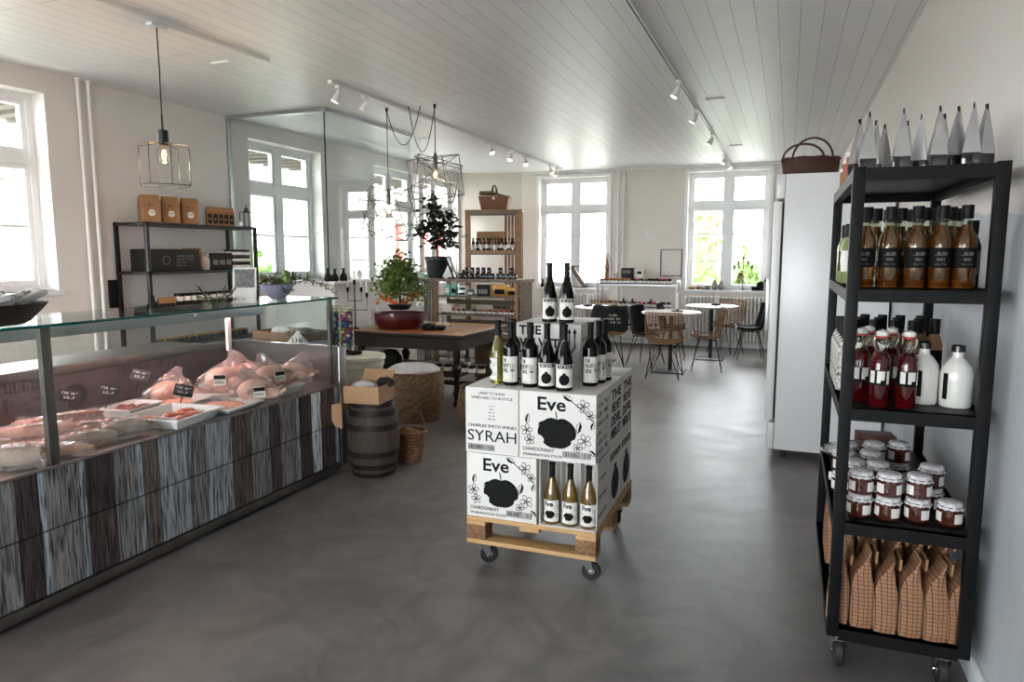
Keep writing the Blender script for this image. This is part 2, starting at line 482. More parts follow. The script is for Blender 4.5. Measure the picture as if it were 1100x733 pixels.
M['greywood'] = mat('grey_weathered_wood', '#827468', .75, noise=.5, nscale=5, stretch=(3, 12, 12), bump=.3)
M['mahog'] = mat('dark_mahogany', '#24130c', .4, noise=.4, nscale=4, stretch=(2, 20, 20), spec=.3)
M['oaktop'] = mat('polished_oak_top', '#a06a34', .3, noise=.35, nscale=4, stretch=(2, 26, 2), coat=.15)
M['barrel'] = mat('aged_oak_staves', '#4d4138', .7, noise=.55, nscale=7, stretch=(14, 14, 1.2), bump=.4)
M['hoop'] = mat('rusty_iron_hoop', '#2a201c', .6, .4, noise=.4, nscale=20)
M['wicker'] = weave_mat('brown_wicker', '#7c5638', '#5a3a24', 14, 70)
M['wickerd'] = weave_mat('dark_reddish_wicker', '#5d3524', '#3f2218', 18, 90)
M['seagrass'] = weave_mat('seagrass_weave', '#97795a', '#6d5438', 22, 55)
M['strips'] = weave_mat('wood_strip_weave', '#96694a', '#6b452e', 9, 40)
M['rattan'] = mat('natural_rattan', '#8c6742', .5, noise=.3, nscale=40)
M['leaf'] = mat('dark_green_leaf', '#16210f', .4, noise=.5, nscale=8)
M['leafo'] = mat('citrus_leaf', '#66843a', .4, noise=.5, nscale=8)
M['sprig'] = mat('grey_green_sprig', '#5c6c4c', .6, noise=.4, nscale=30)
M['bark'] = mat('bark', '#4a3a2c', .8, noise=.4, nscale=30)
M['orange'] = mat('orange_fruit', '#d8621a', .4, noise=.15)
M['soil'] = mat('soil', '#1e1611', .9, noise=.5, nscale=60)
M['potblack'] = mat('black_plastic_pot', '#1d2024', .4, noise=.1)
M['redfoil'] = mat('dark_red_pot_wrap', '#560810', .45, noise=.4, nscale=12, spec=.3)
M['cello'] = glass_mat('cellophane', '#fafafa', .8, .08, .0)
M['bagplastic'] = glass_mat('milky_plastic_bag', '#fdf4f2', 1.3, .12, .14, '#f0dcd8')
M['chicken'] = mat('raw_chicken', '#e0b5a6', .35, noise=.2, nscale=12, coat=.4)
M['mince'] = mat('minced_meat', '#c87a66', .45, col2='#e8c0b0', nscale=70)
M['meat'] = mat('dark_red_meat', '#8c3826', .3, col2='#5c1d14', nscale=22, coat=.4)
M['salmon'] = mat('orange_cured_slices', '#c8603a', .3, noise=.35, nscale=22, coat=.3)
M['sausage'] = mat('pale_sausage_skin', '#d6a594', .4, noise=.15, nscale=30, coat=.3)
M['salami'] = mat('mottled_salami', '#7c3a2c', .45, col2='#b98a7a', nscale=60)
M['white_salami'] = mat('floury_salami', '#b8a598', .6, noise=.3, nscale=50)
M['tray'] = mat('white_plastic_tray', '#dfe0e0', .25, noise=.02)
M['slate'] = mat('black_price_card', '#121214', .5, noise=.1)
M['chalk'] = mat('white_chalk_writing', '#dcdcdc', .8, noise=.05)
M['casepanel'] = mat('dark_mauve_back_panel', '#4a4043', .3, noise=.15, nscale=6)
M['caseprint'] = mat('faint_dark_print', '#2e2629', .4, noise=.1)
M['deck'] = mat('stainless_deck', '#8f8685', .3, .75, noise=.2, nscale=5)
M['lightgrey'] = mat('light_grey_panel', '#b9bbbc', .3, .3, noise=.05)
M['fridge'] = mat('white_fridge_enamel', '#dcdcdd', .25, noise=.03, nscale=3)
M['candle'] = mat('white_candle_wax', '#e9e6de', .45, noise=.03)
M['bulb'] = mat('glowing_filament', '#ffb463', .4, emis=30., noise=.02)
M['bulbglass'] = glass_mat('clear_bulb_glass', '#fff6ea', .8)
M['spotface'] = mat('lit_spot_face', '#fff1dc', .4, emis=14., noise=.02)
M['meatlight'] = mat('pink_meat_tube', '#ffbdb6', .4, emis=15, noise=.01)
M['bowl'] = mat('blue_grey_bowl', '#8d93ae', .35, noise=.08)
M['screen'] = mat('dark_photo_print', '#26262c', .4, col2='#6e6a66', nscale=30)
M['darkglass'] = mat('dark_jar_glass', '#15181a', .1, noise=.3, coat=.5)
M['goldlid'] = mat('gold_lid', '#b08a48', .3, .8, noise=.1)
M['cork'] = mat('cork', '#a8845c', .8, noise=.3, nscale=60)
M['teal'] = mat('teal_tin', '#6cb09a', .35, noise=.1)
M['pinkwall'] = mat('pink_paper', '#b87c8c', .6, noise=.1)
M['silverbag'] = mat('silver_foil', '#c9c9cd', .22, .85, noise=.25, nscale=9)
M['plastic'] = glass_mat('clear_wrap', '#f2f2f2', 1.6, .1, .22, '#e8e6e4')
M['greytable'] = mat('whitewashed_table_top', '#cfc9c2', .35, noise=.15, nscale=6, stretch=(1, 14, 1))
M['shirt'] = mat('black_cotton', '#1a1b1e', .9, noise=.2)
M['linen'] = mat('white_linen', '#c9cacc', .8, noise=.25, nscale=14, bump=.4)
M['stone'] = mat('grey_stone_vase', '#8c8883', .6, noise=.2, nscale=20)
M['redlabel'] = mat('red_label', '#b02830', .5, noise=.1)
M['grass'] = mat('pale_gravel_yard', '#a8a89a', .9, noise=.4, nscale=4)
M['bush'] = mat('garden_foliage', '#6f8f4a', .8, noise=.5, nscale=3)
M['redbrick'] = mat('red_rendered_house', '#b4584e', .8, noise=.1, nscale=2)
M['render'] = mat('pale_rendered_house', '#d8d6d0', .8, noise=.05, nscale=2)
M['roof'] = mat('dark_tiled_roof', '#5e5650', .8, noise=.3, nscale=6)
for i, h in enumerate(['#2c3f9c', '#a8222c', '#6d9a2c', '#6a2f86', '#c7c4bc', '#2a6fa0']):
    M['foil%d' % i] = mat('foil_wrap_%s' % ['blue', 'red', 'green', 'purple', 'silver', 'sky'][i], h, .25, .5, noise=.2)

# ---------------------------------------------------------------- room shell
ZC = 3.1
f = MB().box(-6.3, 1.0, -3.3, 12.9, -.12, 0); struct(f.build('floor', M['floor']))
f = MB().box(-6.3, 1.0, -3.3, 12.9, ZC, ZC + .15); struct(f.build('ceiling', M['ceil']))
def wall(name, Mx, L, thick, ops, m):
    """wall in (u, outward n, z); ops = list of (u0,u1,z0,z1)"""
    mb = MB(); cur = 0
    for u0, u1, z0, z1 in sorted(ops):
        if u0 > cur: mb.box(cur, u0, 0, thick, 0, ZC, Mx)
        mb.box(u0, u1, 0, thick, 0, z0, Mx)
        if z1 < ZC: mb.box(u0, u1, 0, thick, z1, ZC, Mx)
        cur = u1
    if cur < L: mb.box(cur, L, 0, thick, 0, ZC, Mx)
    return struct(mb.build(name, m))
WN = [0]
def window(Mx, u0, u1, z0, z1, zt, muntins, depth=.2, reveal=.0):
    """casement window set back in the wall: frame, glazing, sill board"""
    WN[0] += 1
    r = root('window_%d' % WN[0]); struct(r)
    fr = MB(); a = .055; d0, d1 = depth - .045, depth + .03
    fr.box(u0, u0 + a, d0, d1, z0, z1, Mx).box(u1 - a, u1, d0, d1, z0, z1, Mx)
    fr.box(u0 + a, u1 - a, d0, d1, z0, z0 + a, Mx).box(u0 + a, u1 - a, d0, d1, z1 - a, z1, Mx)
    um = (u0 + u1) / 2
    fr.box(um - .05, um + .05, d0, d1, z0 + a, z1 - a, Mx)
    fr.box(u0 + a, u1 - a, d0 - .012, d1, zt - .045, zt + .045, Mx)
    s = .042
    for x0, x1 in ((u0 + a, um - .05), (um + .05, u1 - a)):
        for y0, y1 in ((z0 + a, zt - .045), (zt + .045, z1 - a)):
            fr.box(x0, x0 + s, d0 + .015, d1 - .01, y0, y1, Mx).box(x1 - s, x1, d0 + .015, d1 - .01, y0, y1, Mx)
            fr.box(x0 + s, x1 - s, d0 + .015, d1 - .01, y0, y0 + s, Mx).box(x0 + s, x1 - s, d0 + .015, d1 - .01, y1 - s, y1, Mx)
        for zm in muntins:
            fr.box(x0 + s, x1 - s, d0 + .03, d1 - .02, zm - .013, zm + .013, Mx)
    fr.build('window_frame', M['frame'], r)
    MB().box(u0 + a, u1 - a, depth, depth + .004, z0 + a, z1 - a, Mx).build('window_glass', M['wglass'], r)
    MB().box(u0 - .03, u1 + .03, -.035, depth - .03, z0 - .035, z0, Mx, bev=.005).build('window_sill', M['frame'], r)
    return r
def archi(Mx, u0, u1, z0, z1, nm):
    pass
# left wall: u = +Y from -3.0, outward = -X
ML = Matrix(((0, -1, 0, -5.85), (1, 0, 0, -3.0), (0, 0, 1, 0), (0, 0, 0, 1)))
ops = [(a + 3 - .06, b + 3 + .06, 1.27, 2.92) for a, b in LEFT_WIN]
wall('wall_left', ML, 15.2, .32, ops, M['wall'])
for a, b in LEFT_WIN:
    window(ML, a + 3 - .06, b + 3 + .06, 1.27, 2.92, 2.38, [1.82])
# chamfered corner
c0 = Vector((-5.85, 12.12, 0)); c1 = Vector((-4.72, 12.45, 0)); dd = (c1 - c0); ln = dd.length; dd.normalize()
MC = Matrix(((dd.x, -dd.y, 0, c0.x), (dd.y, dd.x, 0, c0.y), (0, 0, 1, 0), (0, 0, 0, 1)))
wall('wall_corner', MC, ln + .05, .25, [], M['wall_far'])
MFW = T(-4.72, 12.45, 0)
FAR_WIN = [(-4.36, -3.04), (-1.66, -.34)]
wall('wall_far', MFW, 5.6, .3, [(a + 4.72, b + 4.72, .98, 2.98) for a, b in FAR_WIN], M['wall_far'])
for a, b in FAR_WIN:
    window(MFW, a + 4.72, b + 4.72, .98, 2.98, 2.42, [1.47, 1.94], depth=.17)
    # moulded casing round the opening
    k = MB(); q = .05
    k.box(a - q, a, 12.428, 12.452, .98, 2.98 + q).box(b, b + q, 12.428, 12.452, .98, 2.98 + q).box(a, b, 12.428, 12.452, 2.98, 2.98 + q)
    struct(k.build('trim_%d' % (WN[0] - 6), M['frame']))
wall('wall_right', Matrix(((0, 1, 0, .71), (1, 0, 0, -3.0), (0, 0, 1, 0), (0, 0, 0, 1))), 15.6, .25, [], M['wall_r'])
wall('wall_rear', T(-6.1, -3.3, 0), 7.0, .3, [(.9, 2.8, .4, 2.8), (3.4, 5.6, .4, 2.8)], M['wall'])
for a, b in [(-5.2, -3.3), (-2.7, -.5)]:
    window(T(0, -3.0, 0) @ RZ(PI), -b, -a, .4, 2.8, 2.2, [1.3], depth=.2)
MB().box(.69, .71, -3, 12.45, 0, .1, bev=.004).build('baseboard_right', M['frame'])['kind'] = 'structure'
MB().box(-4.7, .7, 12.43, 12.45, 0, .09).build('baseboard_far', M['frame'])['kind'] = 'structure'
# cornice line where far wall meets ceiling
MB().box(-4.7, .7, 12.41, 12.45, 3.06, 3.1).build('trim_9', M['frame'])['kind'] = 'structure'

# ---------------------------------------------------------------- outside
g = MB().box(-60, 60, -40, 80, -.6, -.5); struct(g.build('ground', M['grass']))
def house(name, lab, x0, x1, y0, y1, h, m):
    t = thing(name, lab, 'building', ((x0 + x1) / 2, (y0 + y1) / 2, -.5))
    cx, cy = (x0 + x1) / 2, (y0 + y1) / 2
    MB().box(x0 - cx, x1 - cx, y0 - cy, y1 - cy, 0, h).build('wall', m, t)
    rp = MB(); hy = (y1 - y0) / 2 + .3; hx = (x1 - x0) / 2 + .3
    if hy > hx: rp.prism([(-hx, 0), (hx, 0), (0, hx * .7)], 2 * hy, T(0, hy, h) @ RX(PI / 2))
    else: rp.prism([(-hy, 0), (hy, 0), (0, hy * .7)], 2 * hx, T(-hx, 0, h) @ RZ(PI / 2) @ RX(PI / 2))
    rp.build('roof', M['roof'], t)
    for k in range(3):
        yy = (k - 1) * (y1 - y0) / 3.5
        w_ = MB().box(hx - .32, hx - .26, yy - .5, yy + .5, 1.3, 2.6).build('window', M['wglass'], t)
    return t
house('house', 'pale rendered house seen outside the window behind the black shelf', -24, -15, 6, 24, 3.6, M['render'])
house('house', 'red rendered house seen through the glass partition and window', -21, -16, 27, 40, 3.4, M['redbrick'])
def shrub(x, y, h, lab, s):
    t = thing('garden_shrub', lab, 'shrub', (x, y, -.5))
    rn = random.Random(s); mb = MB()
    for i in range(1500):
        a = rn.uniform(0, 2*PI); z = rn.uniform(.12, 1) ; rr = (h * .42) * math.sin(PI * min(1, z * .8 + .18)) * rn.uniform(.65, 1.05)
        p = Vector((rr * math.cos(a), rr * math.sin(a), z * h)); q = rn.uniform(.09, .2)
        e = Euler((rn.uniform(0, 3), rn.uniform(0, 3), a)).to_matrix()
        mb.quad(*(p + e @ Vector(v) * q for v in ((-1, 0, 0), (0, -.5, .1), (1, 0, 0), (0, .5, .1))))
    mb.ball((0, 0, h * .55), 1, 3, (h * .3, h * .3, h * .42), .12, seed=s)
    mb.build('foliage', M['bush'], t, smooth=False)
    MB().cyl((0, 0, 0), (0, 0, h * .6), .09, .04).build('trunk', M['bark'], t)
shrub(-3.9, 26, 5.2, 'light green tree in the garden, left half of the right far window', 3)
shrub(-1.8, 30, 2.4, 'low pale green bush outside the right far window', 4)
shrub(-11.5, 12.5, 2.4, 'green bush outside the window behind the glass partition', 5)
shrub(-10.5, 5.6, 2.3, 'green bush outside the leftmost window', 6)

t = thing('roof_eave', 'dark boarded roof overhang outside, across the top of the left windows', 'eave', (-7.2, 4.5, 3.0))
MB().box(-.55, .6, -9, 9, .0, .05).box(.5, .6, -9, 9, -.06, .0).build('soffit', M['roof'], t)
mb = MB()
for k in range(60): mb.box(-.55, .5, -9 + k * .3, -8.95 + k * .3, -.04, 0)
mb.build('rafters', M['roof'], t)
# ---------------------------------------------------------------- pipes, radiators, partition
for i, (y) in enumerate((4.46, 4.56)):
    t = thing('heating_pipe', 'white vertical heating pipe on the left wall, %s of the pair' % ['left', 'right'][i], 'pipe', (-5.81, y, 0))
    MB().cyl((0, 0, 0), (0, 0, ZC), .016, n=12).build('pipe', M['white'], t)
    MB().cyl((0, 0, ZC - .012), (0, 0, ZC), .03, n=14).build('rosette', M['white'], t)
for i, x in enumerate((-2.86, -2.77)):
    t = thing('heating_pipe', 'white vertical heating pipe between the far windows, %s of the pair' % ['left', 'right'][i], 'pipe', (x, 12.41, 0))
    MB().cyl((0, 0, 0), (0, 0, 3.06), .016, n=12).build('pipe', M['white'], t)
def radiator(x0, x1, lab):
    t = thing('radiator', lab, 'radiator', ((x0 + x1) / 2, 12.36, .13))
    mb = MB(); n = int((x1 - x0) / .06); h = (x1 - x0) / 2
    for i in range(n):
        x = -h + .03 + i * .06
        for y in (-.035, .035):
            mb.cyl((x, y, .02), (x, y, .72), .0135, n=8)
        mb.box(x - .02, x + .02, -.045, .045, .7, .745, bev=.008).box(x - .02, x + .02, -.045, .045, 0, .045, bev=.008)
    mb.build('radiator_column', M['white'], t)
    v = MB().cyl((h, 0, .05), (h + .06, 0, .05), .014).cyl((h + .05, 0, .02), (h + .05, 0, .1), .018)
    v.build('valve', M['chrome'], t)
    MB().cyl((-h * .8, 0, -.13), (-h * .8, 0, 0), .012).cyl((h * .8, 0, -.13), (h * .8, 0, 0), .012).build('foot', M['white'], t)
radiator(-4.2, -3.1, 'white column radiator under the left far window')
radiator(-1.66, -.28, 'white column radiator under the right far window')

lw = MB().box(-5.85, -4.5, 6.24, 6.34, 0, 1.27).box(-4.6, -4.5, 6.34, 8.0, 0, 1.27)
lo = lw.build('wall_partition', M['wall']); struct(lo)
MB().box(-5.85, -4.47, 6.21, 6.37, 1.27, 1.3, bev=.004).box(-4.63, -4.47, 6.37, 8.03, 1.27, 1.3, bev=.004).build('trim_10', M['frame'])['kind'] = 'structure'
t = thing('glass_partition', 'tall clear glass partition standing on the low wall by the left windows', 'glass screen', (-4.56, 6.24, 1.3))
MB().box(-1.26, -.015, 0, .012, 0, 1.77).build('glass_pane', M['pglass'], t)
MB().box(0, .012, .015, 1.76, 0, 1.77).build('glass_pane', M['pglass'], t)
MB().box(-1.29, .03, -.02, .03, 1.76, 1.8).box(-.02, .03, 0, 1.78, 1.76, 1.8).build('top_channel', M['alu'], t)
MB().box(-1.29, -1.26, -.02, .03, 0, 1.76).build('wall_channel', M['alu'], t)
MB().box(-.005, .002, -.001, .012, 0, 1.76).build('corner_joint', M['blackmatt'], t)

# ---------------------------------------------------------------- ceiling tracks, spots, sockets
def track(name_lab, x, y0, y1, spots, ends=True):
    t = thing('lighting_track', name_lab, 'track', (x, y0, ZC))
    MB().box(-.018, -.006, 0, y1 - y0, -.03, 0).box(.006, .018, 0, y1 - y0, -.03, 0).box(-.006, .006, 0, y1 - y0, -.01, 0).build('rail', M['white'], t)
    MB().box(-.006, .006, .01, y1 - y0 - .01, -.014, -.01).build('conductor_strip', M['blackmatt'], t)
    for yy in (0, y1 - y0): MB().box(-.022, .022, yy - .02, yy + .02, -.034, 0, bev=.004).build('end_cap', M['white'], t)
    for k, (y, az, lab) in enumerate(spots):
        def mk():
            r = root('spotlight')
            MB().box(-.02, .02, -.05, .05, -.055, -.031, bev=.004).cyl((0, 0, -.055), (0, 0, -.085), .008).build('bracket', M['white'], r)
            Q = T(0, 0, -.1) @ RY(math.radians(28))
            hd = MB().lathe([(.012, .03), (.022, .02), (.03, -.03), (.034, -.075), (.031, -.075), (.027, -.06), (0, -.058)], 16, Q, cap=False).build('lamp_head', M['white'], r)
            MB().lathe([(.028, -.066), (0, -.066)], 16, Q, cap=False).build('lamp_face', M['spotface'], hd)
            return r
        place('spot', mk, (x, y, ZC), az, lab, 'spotlight', 'spotlights on the ceiling tracks')
        d = bpy.data.lights.new('spot_beam', 'SPOT'); d.energy = 14; d.color = (1, .86, .7); d.spot_size = 1.5; d.spot_blend = .9; d.shadow_soft_size = .03
        o = bpy.data.objects.new('spot_beam', d); COL.objects.link(o)
        e = Vector((-math.sin(math.radians(28)), 0, -math.cos(math.radians(28)))); e.rotate(Euler((0, 0, az)))
        o.location = Vector((x, y, ZC - .1)) + e * .09
        o.rotation_euler = e.to_track_quat('-Z', 'Y').to_euler()
SL = 'white spotlight on the %s ceiling track, %s'
track('white ceiling track above the meat counter', -3.86, 1.2, 4.56, [])
track('long white ceiling track above the glass partition', -3.8, 5.32, 12.0,
      [(y, a, SL % ('left', s)) for y, a, s in [(5.42, .4, 'nearest the meat counter'), (5.85, .2, 'second nearest the meat counter'), (8.86, 2.6, 'the lone one before the far group'),
        (9.6, 1.4, 'fourth counting from the counter'), (10.2, 2., 'fifth counting from the counter'), (11.4, 2.9, 'the last but one at the far end'), (11.75, .5, 'the very last at the far end')]])
track('long white ceiling track above the open floor', -.96, 1.0, 12.1,
      [(y, a, SL % ('right', s)) for y, a, s in [(6.33, .3, 'nearest the camera'), (7.57, 0, 'second nearest the camera'), (9.18, .2, 'third nearest the camera'), (11.1, .6, 'last but one at the far end'), (11.8, 2.5, 'the very last at the far end')]])
for (x, y, s) in [(-.74, 7.3, 'above the right track, the nearer'), (-.76, 10.4, 'beside the right track, the farther'), (-4.5, 8.3, 'behind the hanging lamps'), (-4.25, 4.5, 'above the black shelf')]:
    tag(MB().box(-.09, .09, -.012, .012, -.016, 0, bev=.004).build('ceiling_clip', M['white']), 'small white flat fitting on the ceiling, %s' % s, 'ceiling fitting').location = (x, y, ZC)
# ---------------------------------------------------------------- pendants
def cord(name_parent, pts, r=.004):
    return MB().tube(pts, r, 6).build('cord', M['blackmatt'], name_parent)
def catenary(a, b, sag, n=20):
    a = Vector(a); b = Vector(b); out = []
    for i in range(n + 1):
        t = i / n; p = a.lerp(b, t); p.z -= sag * 4 * t * (1 - t); out.append(p)
    return out
def bulb_parts(r, z):
    """z = base of the bulb cap"""
    bo = MB().lathe([(.013, 0), (.014, -.02), (.03, -.055), (.033, -.075), (.028, -.1), (.012, -.112), (0, -.114)], 16, T(0, 0, z), cap=False).build('bulb', M['bulbglass'], r)
    mb = MB()
    for k in range(4):
        a = k * PI / 2
        mb.tube([(.006 * math.cos(a), .006 * math.sin(a), z - .03), (.016 * math.cos(a), .016 * math.sin(a), z - .06), (.007 * math.cos(a + .7), .007 * math.sin(a + .7), z - .09)], .0022, 5)
    mb.build('filament', M['bulb'], bo)
t = thing('pendant_lamp', 'black wire cage pendant lamp hanging above the meat counter', 'pendant lamp', (-3.9, 3.58, ZC))
MB().box(-.03, .03, -.06, .06, -.05, -.03, bev=.004).build('ceiling_mount', M['white'], t)
cord(t, [(0, 0, -.04), (.004, 0, -.3), (0, 0, -.62)])
MB().cyl((0, 0, -.6), (0, 0, -.7), .007).lathe([(.03, -.7), (.034, -.705), (.034, -.79), (.03, -.8)], 18).build('socket', M['black'], t)
mb = MB(); A = []
for k in range(8):
    a = k * PI / 4 + .3; r1 = .155 if k % 2 else .175; x, y = r1 * math.cos(a), r1 * math.sin(a); A.append((x, y))
    mb.tube([(.03 * math.cos(a), .03 * math.sin(a), -.785), (x, y, -.80), (x * 1.0, y * 1.0, -1.06)], .0032, 6)
for k in range(8):
    x, y = A[k]; x2, y2 = A[(k + 1) % 8]
    mb.tube([(x, y, -1.06), (x2, y2, -1.06)], .0032, 6)
mb.build('cage', M['black'], t); bulb_parts(t, -.8)
d = bpy.data.lights.new('bulb_glow', 'POINT'); d.energy = 6; d.color = (1, .72, .42); d.shadow_soft_size = .03
o = bpy.data.objects.new('bulb_glow', d); COL.objects.link(o); o.location = (-3.9, 3.58, ZC - .93)
def geo_cage(loc, lab, seed, hz, tilt, hook2, sag):
    x, y = loc
    t = thing('pendant_lamp', lab, 'pendant lamp', (x, y, ZC))
    rn = random.Random(seed)
    MB().lathe([(.012, 0), (.016, -.01), (.012, -.04), (.004, -.045)], 12).build('ceiling_hook', M['black'], t)
    cord(t, [(0, 0, -.03), (0, 0, hz + .1)])
    c2 = catenary((0, 0, -.03), hook2, sag); c2 = [Vector(p) for p in c2]
    MB().tube(c2, .004, 6).build('cord', M['blackmatt'], t)
    MB().lathe([(.008, hz + .12), (.018, hz + .1), (.024, hz + .04), (.024, hz - .03), (.02, hz - .04)], 16).build('socket', M['darksteel'], t)
    # tangled wire polyhedron: two skewed cubes and random chords
    Q = Euler((tilt, .25, rn.uniform(0, 1))).to_matrix(); Q2 = Euler((.1, -tilt, .9)).to_matrix()
    c = Vector((0, 0, hz - .13)); s = .235; V1 = [c + Q @ Vector((a * s, b * s, d * s * .72)) for a in (-1, 1) for b in (-1, 1) for d in (-1, 1)]
    s = .2; V2 = [c + Q2 @ Vector((a * s, b * s, d * s)) for a in (-1, 1) for b in (-1, 1) for d in (-1, 1)]
    mb = MB()
    for V in (V1, V2):
        for i in range(8):
            for j in (1, 2, 4):
                if i ^ j > i: mb.tube([V[i], V[i ^ j]], .0042, 5)
    for i in range(8):
        mb.tube([V1[i], V2[rn.randrange(8)]], .0036, 5)
        if i % 2: mb.tube([V1[i], V1[(i + 3) % 8]], .003, 5)
    for i in (1, 3, 5): mb.tube([V2[i], (0, 0, hz)], .003, 5)
    mb.build('cage', M['darksteel'], t); bulb_parts(t, hz - .04)
geo_cage((-3.97, 6.51), 'lower of the two tangled wire cage pendant lamps, hanging left above the orange tree', 5, -.95, .35, (.38, .03, 0), .37)
geo_cage((-3.42, 6.53), 'higher of the two tangled wire cage pendant lamps, hanging right of the other', 9, -.6, .2, (-.3, .0, 0), .45)

# ---------------------------------------------------------------- meat counter
CX0, CX1, CY0, CY1 = -3.9, -2.98, .3, 4.13
t = thing('display_counter', 'long glass-topped meat counter clad in printed wood planks', 'display counter', (CX1, (CY0 + CY1) / 2, 0))
oy = -(CY0 + CY1) / 2
L2 = (CY1 - CY0) / 2
rn = random.Random(4)
tones = [lin('#928a88'), lin('#a39c99'), lin('#d3d8dc'), lin('#b2b2b3'), lin('#857c7c'), lin('#e0e4e7'), lin('#9c918d'), lin('#c3c6c9')]
pl = []; y = -L2
prev = -1
while y < L2 - .01:
    wd = rn.choice([.1, .13, .16, .12, .15]); k = rn.randrange(8)
    while k == prev: k = rn.randrange(8)
    prev = k
    wd = min(wd, L2 - y); pl.append((y, y + wd, tones[k])); y += wd
    if rn.random() < .42 and y < L2 - .06:
        pl.append((y, y + .028, lin('#c2c9ce'))); y += .028
SEC = 5
for row, (z0, z1) in enumerate(((.09, .372), (.38, .648))):
    mb = MB()
    for a, b, tn in pl: mb.box(-.004, .006, a + .0012, b - .0012, z0, z1, tone=tn)
    mb.build('front_panel', M['planks'], t)
MB().box(-.02, -.004, -L2, L2, .06, .655).build('panel_backing', M['ink'], t)
MB().box(-.03, .012, -L2, L2, .03, .08, bev=.004).build('plinth_rail', M['darksteel'], t)
for yy in (-1.6, -.6, .5, 1.6):
    MB().cyl((-.12, yy, 0), (-.12, yy, .05), .02, n=10).build('foot', M['rubber'], t)
MB().box(-.92, -.02, -L2, L2, .05, .62).build('body', M['lightgrey'], t)
MB().box(-.92, .014, -L2, L2, .645, .66, bev=.003).build('deck', M['deck'], t)
MB().box(-.935, -.92, -L2, L2, .05, .93).build('back_panel', M['casepanel'], t)
# worn print along the back panel
mb = MB(); Q = T(-.918, 0, 0) @ SIDE
for s, yy, z, h in [('~11', .2, .83, .06), ('~12', 1.15, .84, .05), ('~3', -.2, .74, .05), ('~6', .55, .75, .045), ('~5', -.9, .8, .07), ('~10', 1.6, .76, .04), ('~8', -.7, .72, .05)]:
    mb.text(s, h, T(-.918, yy, z) @ SIDE)
mb.cyl((-.9195, .62, .75), (-.917, .62, .75), .075, n=24)
mb.build('printed_words', M['caseprint'], t)
MB().box(-1.4, -.93, -L2, L2 - .2, .9, .93, bev=.003).build('worktop', M['steel'], t)
MB().box(-.935, -.905, -L2, L2 - .1, .895, .945, bev=.004).build('worktop_lip', M['darksteel'], t)
MB().box(-1.38, -.95, -L2, L2 - .22, .05, .9).build('back_cabinet', M['lightgrey'], t)
MB().box(-.92, 0, L2 + .0, L2 + .012, .66, .93).build('end_panel', M['deck'], t)
MB().box(-.93, .01, L2 - .006, L2 + .016, .93, .94, bev=.002).build('end_trim', M['chrome'], t)
e = MB().box(-.35, .012, L2 + .02, L2 + .11, .05, .925, bev=.006); e.build('end_frame', M['steel'], t)
MB().box(-.05, -.03, L2 - .02, L2 + .015, .66, 1.27).build('post', M['darksteel'], t)
MB().box(-.03, .0, 2.03 + oy, 2.075 + oy, .66, 1.272, bev=.003).build('post', M['darksteel'], t)
MB().box(-.012, -.006, -L2, L2, .662, 1.265).build('front_glass', M['cglass'], t)
MB().box(-.5, -.0, L2 - .012, L2 - .004, .94, 1.268).build('side_glass', M['cglass'], t)
tg = MB().box(-.52, .03, -L2, L2, 1.272, 1.284).build('top_glass', M['cglass'], t)
MB().box(.0301, .034, -L2, L2, 1.2715, 1.2845).box(-.52, .034, L2, L2 + .003, 1.2715, 1.2845).build('glass_edge', M['gglass'], t)
MB().box(-.47, -.46, -L2, L2 - .2, 1.165, 1.265, bev=.003).box(-.52, -.47, -L2, L2 - .2, 1.215, 1.265, bev=.003).build('lamp_rail', M['alu'], t)
MB().cyl((-.495, -L2 + .1, 1.195), (-.495, L2 - .35, 1.195), .014, n=10).build('lamp_tube', M['meatlight'], t)
MB().box(-.52, -.5, L2 - .5, L2 - .47, .94, 1.2).build('rail_support', M['white'], t)
MB().box(-.02, .02, 2.85 + oy, 2.87 + oy, 1.255, 1.268).build('glass_clamp', M['chrome'], t)

